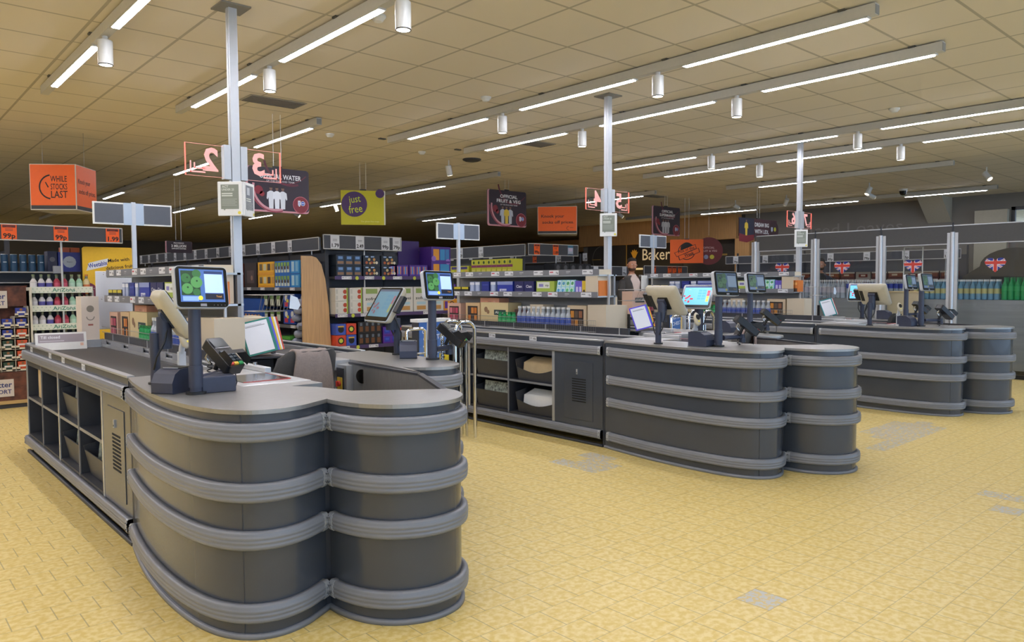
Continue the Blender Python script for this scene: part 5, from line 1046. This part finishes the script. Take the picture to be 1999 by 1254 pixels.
# soap carton in front of the man
t=thing('soap_carton','tall peach carton with a dark label in front of the man','carton',(8.86,7.2,.869)); MB().box(-.17,-.1,0,.17,.1,.42,'#c9ab98').build('box',t); q=MB(FM((0,-.102,.29))); q.rect(-.11,-.035,.11,.035,'#2f4248').text('PALMOLIVE',0,0,.05,'#d8cfc4',.001,.01,w=.19); q.build('label',t)
# white panel and small things near the man
t=thing('white_board_panel','white upright board held in front of the man','board',(9.08,7.2,.869)); MB(Matrix.Rotation(.3,4,'Z')).box(-.08,0,0,.2,.012,.66,white).build('panel',t,bev=.004)
# ================================================================ CHEST COOLERS WITH CHROME RAILS (beside lanes 3 and 5)
def cooler(x,y,lab,lab2,rz=0):
    t=thing('drinks_cooler',lab,'drinks cooler',(x,y,0),rz,'drinks coolers between the lanes')
    MB().box(-.16,0,0,.2,.1,1.06,slate_dk).box(-.17,-.01,1.06,.21,.11,1.09,white).build('cabinet',t)
    q=MB(FM((.02,-.003,.74))); n=8
    for i in range(n): q.rect(-.17,-.34+i*.68/n,.17,-.34+(i+1)*.68/n,(0.10+.12*(1-i/n),.2+.2*(1-i/n),.5+.18*(1-i/n),1) if 0 else ['#8fa6c8','#849ec6','#7896c4','#6c8dc2','#5f84c0','#527bbd','#4672ba','#3a6ab6'][i])
    q.text('CAN YOU',-.04,.24,.05,'#d8e0ee',.001,.02,rot=.15,w=.19).text('CHEST',-.03,.17,.06,'#d8e0ee',.001,.02,rot=.12,w=.19).text('ZERO',.0,.06,.1,'#d8e0ee',.001,.03,w=.26).poly([(.05,-.3),(.17,-.3),(.17,.02),(.06,.02)],'#d8c22c',.0008).disc(.09,-.15,.035,'#c9cfd8',.0012).disc(.14,-.17,.03,'#d8a83c',.0012); q.build('advert_panel',t)
    t=thing('chrome_rail',lab2,'rail',(x-.03,y-.15,0),rz,'chrome trolley rails')
    for k in range(2):
        MB().tube([(0,-.05-.2*k,0),(0,-.05-.2*k,1.0),(.02,-.05-.2*k,1.04),(.06,-.05-.2*k,1.07),(.16,-.05-.2*k,1.07),(.2,-.05-.2*k,1.04),(.22,-.05-.2*k,1.0),(.22,-.05-.2*k,0)],.017,chrome,n=10).build('hoop',t)
    for k in range(3): MB().cyl((.06+k*.07,-.15,0),(.06+k*.07,-.15,.9),.013,chrome,n=8).build('upright_bar',t)
    MB().tube([(-.42,-.1,.0),(-.42,-.1,1.0),(-.38,-.1,1.02),(-.26,-.1,1.02),(-.22,-.1,1.0),(-.22,-.1,0)],.016,chrome,n=10).tube([(-.42,-.1,.8),(-.2,-.1,.8)],.01,chrome).build('loop_handle',t)
    MB().box(-.19,-.12,.0,-.16,-.08,1.08,alu).build('post',t)
    return t
cooler(4.1,5.75,'blue advert cooler beside lane 3, behind its card reader','chrome hooped trolley rail behind the card reader of lane 3')
cooler(7.72,5.6,'blue and yellow advert cooler behind the middle desk','chrome hooped trolley rail behind the middle desk')
# ================================================================ GLASS PARTITION AT THE RIGHT
GX=12.55
for i,(a,b_) in enumerate(((7.32,6.25),(6.2,5.15),(5.1,4.1),(4.04,2.95),(2.9,1.85))):
    t=thing('glass_partition_panel','clear glass partition panel with a slate top band, %s from the far end'%ORD[i],'glass panel',(GX,(a+b_)/2,0),0,'glass partition panels'); h=(a-b_)/2
    MB().box(-.006,-h,.06,.006,h,1.98,glassm).build('glass',t)
    MB().box(-.012,-h-.02,1.98,.012,h+.02,2.25,mat('partition_band','#4a4a4a',.6,noise=.03)).build('top_band',t)
    MB().box(-.02,-h-.02,2.25,.02,h+.02,2.265,alu).box(-.015,-h,1.975,.015,h,1.988,alu).box(-.02,-h,0,.02,h,.06,blk).build('edge_rail',t)
for i,y in enumerate((7.36,6.22,5.12,4.07,2.92)):
    t=thing('partition_post','round steel post of the glass partition, %s from the far end'%ORD[i],'post',(GX-.02,y,0),0,'glass partition posts')
    MB().cyl((0,0,0),(0,0,2.16),.032,steel_lt,n=16).build('tube',t)
    MB().box(.0,.03,0,.04,.075,2.15,alu).build('clamp_strip',t); MB().box(-.0,-.075,0,.04,-.03,2.15,alu).build('clamp_strip',t)
    MB().cyl((0,0,2.16),(0,0,2.3),.01,slate_dk,n=8).build('finial',t)
def flag(y,lab):
    q=MB(FM((GX-.009,y,1.665),(0,-1,0))); W_,H_=.29,.26
    def hp(t): x=16*math.sin(t)**3/17; yy=(13*math.cos(t)-5*math.cos(2*t)-2*math.cos(3*t)-math.cos(4*t))/17; return (x*W_/2,yy*H_/2)
    N=40; P=[hp(2*PI*i/N) for i in range(N)]; q.poly(P,'#252f86')
    def clip(poly):   # Sutherland-Hodgman against a convex-ish box of the heart: clip by sampling rows instead
        return poly
    def inside(x,y_):
        c_=False; j=N-1
        for i in range(N):
            if (P[i][1]>y_)!=(P[j][1]>y_) and x<(P[j][0]-P[i][0])*(y_-P[i][1])/(P[j][1]-P[i][1])+P[i][0]: c_=not c_
            j=i
        return c_
    n=40; s=W_/n
    for i in range(n):
        for j in range(n):
            x=-W_/2+(i+.5)*s; y_=-H_/2-.01+(j+.5)*s
            if not inside(x,y_): continue
            dd=min(abs(y_*W_/H_*1.3-x*.8),abs(y_*W_/H_*1.3+x*.8))
            m=None
            if abs(x)<.02 or abs(y_-.02)<.02: m='#c23a2c'
            elif abs(x)<.032 or abs(y_-.02)<.032: m='#d9d6dc'
            elif dd<.008: m='#b8483c'
            elif dd<.024: m='#cfd0dc'
            if m: q.rect(x-s/2,y_-s/2,x+s/2,y_+s/2,m,.0006)
    o=q.build('heart_sticker'); tag(o,lab,'sticker','union flag heart stickers')
for y,l in ((6.83,'first glass panel from the far end'),(5.75,'second glass panel from the far end'),(4.63,'third glass panel from the far end'),(3.5,'fourth glass panel, at the right edge')): flag(y,'heart-shaped union flag sticker on the '+l)
# wall unit and water packs behind the glass
t=thing('steel_plinth_unit','long brushed grey plinth under the water packs behind the glass','plinth',(13.2,4.4,0)); MB().box(-.28,-2.8,.08,.3,2.9,1.13,mat('grey_brushed','#94979a',.35,.4,noise=.08,nscale=4,stretch=(1,.3,5))).build('body',t); MB().box(-.25,-2.8,0,.3,2.9,.08,blk).build('kickboard',t)
def bpack(key,y0,n,z,lab,grp,rows=3,x=13.02,step=.082,name='water_bottle'):
    for r in range(rows):
        for i in range(n): put(PR[key][0],name,(x+r*step,y0-i*step,z),0,lab,'bottle',grp)
bpack('pet_clear',6.85,12,1.132,'clear water bottle in the packs left of the right pillar','clear water bottles'); bpack('pet_blue',5.85,6,1.132,'clear bottle with blue label behind the second glass panel','blue label bottles'); bpack('pet_blue',5.3,5,1.132,'clear bottle with blue label beside the partition post','blue label bottles by the post')
bpack('pet_teal',4.75,15,1.132,'pale blue water bottle behind the third and fourth glass panels','pale blue bottles'); bpack('pet_greenb',3.5,5,1.132,'green bottle at the right edge behind the fourth panel','green bottles'); bpack('pet_green',3.08,9,1.132,'green bottle with blue label at the right edge','green bottles with blue labels')
# bread shelving
t=thing('bread_shelving','dark bread shelving against the grey wall behind the glass','shelving',(17.9,8.2,0))
MB().box(.3,-2.6,0,.34,3.0,2.0,gback).build('back_panel',t)
for z in (.5,.95,1.3): MB().box(-.25,-2.6,z-.03,.3,3.0,z,gsh).build('shelf',t); 
for y in (-2.6,-.8,1.1,3.0): MB().box(.26,y-.015,0,.3,y+.015,2.2,gsh).build('upright',t)
headboard('slate header strip with price cards above the bread shelves',0,0,1.9,2.1,[(.3+k*.85,['79p','75p','1.15','85p'][k%4],'w') for k in range(7)],faceX=17.6,y=5.55,y1=11.2)
pack('bread',.34,.14,.17,'#5a2420',A(('r',-.42,-.2,.42,.3,'#8a4a34'),('r',-.25,-.05,.1,.18,'#d8c8b0'),('r',-.5,.3,.5,.5,'#c9c4bc')),rough=.3); pack('breadw',.34,.14,.17,'#a8a29a',A(('r',-.3,-.25,.3,.2,'#7a2a24'),('r',-.15,-.1,.15,.1,'#e0d8cc')),rough=.3)
for z,kk in ((1.3,'bread'),(.95,'breadw'),(.5,'bread')):
    for i in range(15):
        for k in range(2): put(PR[kk if (i+k)%3 else 'breadw'][0],'bread_loaf',(17.85+.05*k,5.85+i*.365,z+k*.172),-PI/2,'wrapped bread loaf on the %s bread shelf'%{1.3:'top',.95:'middle',.5:'low'}[z],'bread','bread on the %s shelf'%{1.3:'top',.95:'middle',.5:'low'}[z])
t=thing('cream_counter_unit','pale cream counter behind the lane 7 screen','counter',(12.8,4.85,0)); MB().box(-.03,-.25,0,.04,.25,1.24,'#c2b394').build('body',t); MB().box(-.05,-.27,1.24,.06,.27,1.26,mat('warm_lit','#d8c090',.5)).build('top',t)
t=thing('carrier_bag','red carrier bag hanging behind the lane 5 screen','bag',(9.6,5.72,.931)); MB().loft([[(.16*k*math.cos(a*PI/8),.07*k*math.sin(a*PI/8),z) for a in range(16)] for z,k in ((0,.8),(.05,1),(.2,1.05),(.3,.9),(.34,.4))],c('#b8321f',.5)).build('body',t)
t=thing('white_display_frame','thin white upright frame behind the third glass panel','frame',(12.95,4.78,1.13)); MB().box(0,-.15,0,.015,-.135,.85,white).box(0,.135,0,.015,.15,.85,white).box(0,-.15,.835,.015,.15,.85,white).box(0,-.15,0,.015,.15,.012,white).build('frame',t)
# arch counter seen at far right through glass
t=thing('arched_counter_hood','dark arched hood far behind the fourth glass panel','hood',(16.6,4.6,0))
MB(FM((0,0,0),(0,-1,0))).prism([(-.6,0),(.9,0),(.9,1.7)]+[(.3+.6*math.cos(a*PI/12),1.7+.35*math.sin(a*PI/12)) for a in range(1,12)]+[(-.3,1.7),(-.6,1.5)],-.6,0,mat('hood_grey','#5a554e',.6,noise=.05)).build('shell',t)
MB(FM((-.004,0,0),(0,-1,0))).rect(-.1,.3,.75,1.5,c('#2a2724')).build('opening',t)
# ================================================================ WALL SIGNS
gold=mat('gold_paint','#b9974a',.5); sgn=mat('sign_letters','#efdcb4',.5,emit=.25)
t=thing('bakery_sign','large wall sign reading Bakery with a gold frame and wheat mark','sign',(18.68,14.4,2.25),0)
q=MB(FM((0,0,0),(0,-1,0))); q.box(-1.1,-.38,-.01,1.05,.42,.01,mat('bakery_panel','#26231f',.6)); q.build('panel',t)
q=MB(FM((-.012,0,0),(0,-1,0)))
for a in ((-1.1,.4,1.05,.43),(-1.1,-.41,1.05,-.38),(-1.12,-.41,-1.08,.43)): q.rect(*a,gold)
q.build('gold_frame',t)
q=MB(FM((-.013,0,0),(0,-1,0))); q.text('Bakery',.15,.02,.5,sgn,.001,.005,w=1.25); q.build('lettering',t)
q=MB(FM((-.013,0,0),(0,-1,0)))
for k,a in enumerate((-.9,-.45,0,.45,.9)):
    cxx,cyy=-.78+.12*math.sin(a),.02+.12*math.cos(a); q.poly([(-.78,-.13),(cxx-.05*math.cos(a),cyy),(cxx+.07*math.sin(a),cyy+.09*math.cos(a)),(cxx+.05*math.cos(a),cyy)],mat('wheat','#d89a2c',.5,emit=.15),.001+k*.0004)
q.build('wheat_mark',t)
t=thing('wall_lettering','pale lettering reading Sliced Loaves high on the grey wall','sign',(18.69,8.45,2.72)); q=MB(FM((0,0,0),(0,-1,0))); q.text('Sliced Loaves',0,0,.42,mat('pale_letters','#8d8a84',.6),.002,-.004,w=2.6); q.build('lettering',t)
t=thing('wall_circle_mark','thin pale circle drawn on the bakery wall at its left end','wall graphic',(18.69,16.55,2.2)); MB(FM((0,0,0),(0,-1,0))).arc(0,0,.42,.02,0,2*PI,mat('chalk','#8a8478',.7),.001,n=30).rect(-.45,-.03,-.05,.0,gold,.001).build('ring',t)
t=thing('wall_circle_mark','pale round graphic on the bakery wall right of the orange board','wall graphic',(18.69,12.1,2.2)); MB(FM((0,0,0),(0,-1,0))).disc(0,0,.55,mat('wall_disc','#4d4740',.7),.001,n=32).rect(-.2,-.02,.25,.03,gold,.002).build('disc',t)
t=thing('bakery_counter','bakery counter with a lit shelf edge below the wall sign','counter',(18.2,14.4,0)); MB().box(-.3,-2.6,0,.45,2.6,1.5,slate_dk).build('body',t); MB().box(-.34,-1.2,1.82,.45,1.1,1.86,mat('lit_edge','#e8c88a',.5,emit=.8)).build('lit_shelf',t)
t=thing('status_screen','small blue screen hanging far back by the wood panelling','screen',(13.4,19.2,2.15)); MB(FM((0,0,0))).box(-.2,-.2,-.02,.2,.2,0,slate_dk).build('casing',t); MB(FM((0,-.001,0))).rect(-.14,.05,.14,.1,mat('blue_scr','#7fb8ff',.4,emit=2)).rect(-.14,-.1,.14,-.05,mat('blue_scr','#7fb8ff')).build('screen',t)
# ================================================================ FAR BACKGROUND SHELVING
for i,(x,y0,y1) in enumerate(((1.2,12.2,26),(-1.8,11,26),(13.4,13,22))):
    g=gondola('far aisle shelving with dark goods, '+['behind the left stand','at the far left','beyond the middle shelving'][i],x,x+.9,y0,y1,(.4,.85,1.3,1.7))
    headboard('far slate header strip with price cards, '+['behind the left stand','at the far left','beyond the middle shelving'][i],0,0,1.95,2.15,[(.4+k*.9,'1.%d9'%(k%9+1),'w' if k%5!=3 else 'o') for k in range(11)],faceX=x+.2,y=y0,y1=y1)
    cs=['#7a3a2c','#2c4a7a','#5a6a3a','#8a7a4c','#3a3a44','#9a9488']
    for z in (.4,.85,1.3):
        for k in range(16):
            key='far%d'%(k%6)
            if key not in PR: pack(key,.42,.3,.3,cs[k%6],A(('r',-.4,-.3,.4,.2,cs[(k+2)%6]),('r',-.2,.0,.2,.3,'#c9c4b8')))
            put(PR[key][0],'goods_carton',(x+.2,y0+.4+k*.55,z+.001),-PI/2,'%s carton on the far shelving %s'%(['rust','blue','olive','tan','dark','pale'][k%6],['behind the left stand','at the far left','beyond the middle shelving'][i]),'carton','far cartons %d %d'%(i,k%6))
# ================================================================ PEOPLE
skinm=mat('skin','#b98468',.55,noise=.04,nscale=30); hairm=mat('dark_hair','#1f1714',.7,noise=.2,nscale=60)
def person(name,lab,loc,rz,ht,suit,shirt,trous,look=0):
    """standing figure facing local -Y; one continuous skinned body, clothing and hair as children"""
    k=ht/1.8; t=thing(name,lab,'person',loc,rz)
    J=[(0,0,.98),(0,0,1.15),(0,.0,1.38),(0,.01,1.5),(0,-.0,1.6), (-.1,0,.93),(-.11,-.01,.5),(-.11,.02,.09),(-.11,-.15,.05), (.1,0,.93),(.11,.01,.5),(.11,.03,.09),(.11,-.14,.05),
       (-.17,0,1.42),(-.24,.0,1.15),(-.2,-.18,1.02),(-.17,-.26,1.02), (.17,0,1.42),(.25,0,1.15),(.16,-.2,1.05),(.1,-.27,1.06)]
    Rr=[.13,.13,.14,.06,.055,.09,.06,.045,.035,.09,.06,.045,.035,.06,.045,.03,.032,.06,.045,.03,.032]
    E_=[(0,1),(1,2),(2,3),(3,4),(0,5),(5,6),(6,7),(7,8),(0,9),(9,10),(10,11),(11,12),(2,13),(13,14),(14,15),(15,16),(2,17),(17,18),(18,19),(19,20)]
    for hb,sx in ((16,-1),(20,1)):            # fingers and thumb
        hx,hy,hz=J[hb]
        for f in range(4):
            a=len(J); ox=(f-1.5)*.019; L=(.03,.036,.034,.026)[f]
            J+= [(hx+ox,hy-.035,hz+.002),(hx+ox*1.1,hy-.035-L,hz-.006),(hx+ox*1.1,hy-.035-L*1.6,hz-.026)]; Rr+=[.009,.008,.007]; E_+=[(hb,a),(a,a+1),(a+1,a+2)]
        a=len(J); J+=[(hx-sx*.035,hy-.01,hz),(hx-sx*.05,hy-.04,hz-.01)]; Rr+=[.01,.008]; E_+=[(hb,a),(a,a+1)]
    me=bpy.data.meshes.new('body'); me.from_pydata([(x*k,y*k,z*k) for x,y,z in J],E_,[]); o=bpy.data.objects.new('body',me); COL.objects.link(o); o.parent=t; me.materials.append(skinm)
    sm=o.modifiers.new('skin','SKIN'); me.attributes
    if not me.skin_vertices:
        import bmesh
        bm=bmesh.new(); bm.from_mesh(me); bm.verts.layers.skin.verify(); bm.to_mesh(me); bm.free()
    for i,v in enumerate(me.skin_vertices[0].data): v.radius=(Rr[i]*k,Rr[i]*k); v.use_root=(i==0)
    sm.use_smooth_shade=True; s2=o.modifiers.new('sub','SUBSURF'); s2.levels=s2.render_levels=1
    # head
    def ring(z,w,f,b_,n=20,nose=0):
        r=[]
        for i in range(n):
            a=2*PI*i/n; x=w*math.sin(a); y=-f*math.cos(a) if math.cos(a)>0 else -b_*math.cos(a)
            r.append((x*k,y*k,z*k))
        return r
    HM=Matrix.Rotation(look,4,'Z'); h=MB(HM)
    h.loft([ring(*a) for a in ((1.575,.05,.045,.05),(1.59,.052,.07,.055),(1.605,.058,.09,.065),(1.63,.066,.094,.08),(1.66,.071,.092,.09),(1.69,.074,.093,.095),(1.72,.075,.09,.097),(1.75,.072,.085,.093),(1.775,.06,.068,.08),(1.793,.035,.04,.05),(1.8,.005,.006,.01))],skinm)
    h.loft([[(x*k,y*k,z*k) for x,y,z in r] for r in ([(-.008,-.09,1.705),(.008,-.09,1.705),(.006,-.086,1.71),(-.006,-.086,1.71)],[(-.011,-.112,1.672),(.011,-.112,1.672),(.012,-.09,1.68),(-.012,-.09,1.68)],[(-.014,-.108,1.66),(.014,-.108,1.66),(.014,-.088,1.658),(-.014,-.088,1.658)])],skinm)
    for s in (-1,1):
        h.cyl((s*.072*k,.005*k,1.68*k),(s*.085*k,.012*k,1.685*k),.024*k,skinm,n=10)
    h.build('head',t)
    f=MB(HM)
    for s in (-1,1):
        f.add([(s*x*k,-.0935*k,z*k) for x,z in ((.018,1.695),(.032,1.702),(.045,1.696),(.032,1.69))],[(0,1,2,3)],'#d9d0c8'); f.add([(s*x*k,-.0945*k,z*k) for x,z in ((.029,1.695),(.032,1.699),(.035,1.695),(.032,1.691))],[(0,1,2,3)],'#2a1d18')
    f.build('eyes',t)
    f=MB(HM)
    for s in (-1,1): f.add([(s*x*k,-.094*k,z*k) for x,z in ((.018,1.7095),(.033,1.713),(.048,1.7095),(.033,1.711))],[(0,1,2,3)],hairm)
    f.build('eyebrows',t)
    f=MB(HM); f.add([(x*k,-.0965*k,z*k) for x,z in ((-.022,1.637),(0,1.642),(.022,1.637),(0,1.629))],[(0,1,2,3)],'#8a4f44'); f.build('mouth',t)
    hr=MB(HM); hr.loft([ring(*a) for a in ((1.66,.0755,.01,.098),(1.7,.079,.02,.102),(1.735,.08,.07,.104),(1.763,.077,.09,.1),(1.785,.068,.08,.09),(1.806,.045,.05,.06),(1.814,.005,.006,.01))],hairm); hr.build('hair',t)
    bd=MB(HM); bd.loft([ring(*a) for a in ((1.585,.052,.069,.03),(1.6,.058,.091,.03),(1.622,.066,.0955,.03),(1.64,.069,.090,.02))],mat('beard','#4a3228',.8,noise=.2,nscale=80)); bd.build('beard',t)
    # clothing
    def oval(z,w,d,y=0,n=24): return [(w*math.copysign(abs(math.cos(2*PI*i/n))**.85,math.cos(2*PI*i/n))*k,(y+d*math.sin(2*PI*i/n))*k,z*k) for i in range(n)]
    MB().loft([oval(1.0,.165,.115),oval(1.2,.165,.12),oval(1.38,.185,.115),oval(1.45,.16,.09),oval(1.49,.09,.075),oval(1.53,.062,.062)],shirt).build('shirt',t)
    j=MB(); n=24; rg=[]
    for z,w,d,g_ in ((.82,.2,.145,.1),(.95,.192,.142,.06),(1.1,.187,.14,.14),(1.2,.188,.14,.22),(1.38,.225,.135,.4),(1.44,.222,.118,.5),(1.475,.16,.1,.6),(1.51,.085,.085,.7)):
        r=[]
        for q in range(n+1):
            a=-PI/2+g_+(2*PI-2*g_)*q/n; r.append((w*math.copysign(abs(math.cos(a))**.85,math.cos(a))*k,d*math.sin(a)*k,z*k))
        rg.append(r)
    V=[p for r in rg for p in r]; j.add(V,[(i*(n+1)+q,i*(n+1)+q+1,(i+1)*(n+1)+q+1,(i+1)*(n+1)+q) for i in range(len(rg)-1) for q in range(n)],suit,True)
    for P,r in (((( -.19,0,1.42),(-.255,0,1.2),(-.25,-.02,1.14),(-.215,-.13,1.05)),.062),(((.19,0,1.42),(.265,0,1.2),(.255,-.03,1.13),(.19,-.14,1.06)),.062)): j.tube([tuple(a*k for a in p) for p in P],r*k,suit,n=12)
    jo=j.build('jacket',t); s=jo.modifiers.new('thick','SOLIDIFY'); s.thickness=.008
    tr=MB()
    for s in (-1,1): tr.loft([[((s*.1+r*math.cos(2*PI*i/14))*k,(r*1.05*math.sin(2*PI*i/14)+.01)*k,z*k) for i in range(14)] for z,r in ((.09,.075),(.5,.085),(.85,.11),(1.0,.105))],trous)
    tr.build('trousers',t)
    for s in (-1,1): MB().loft([[((s*.11+.045*math.cos(2*PI*i/14)*q)*k,(-.05+.13*math.sin(2*PI*i/14)*q)*k,z*k) for i in range(14)] for z,q in ((0,1),(.04,1),(.08,.75),(.12,.35))],blk).build('shoe',t)
    return t
suitm=mat('suit_charcoal','#3a3836',.85,noise=.1,nscale=120); shirtm=mat('shirt_pale','#c9b8ae',.8)
person('person','man in charcoal jacket and open pale shirt standing behind the soap carton',(10.2,8.35,0),-.15,1.84,suitm,shirtm,suitm,look=-.35+.0)
person('person','person seen in profile behind the glass, half hidden by the post',(14.0,6.84,0),-1.2,1.86,mat('dark_coat','#3a3d4a',.8),suitm,suitm)
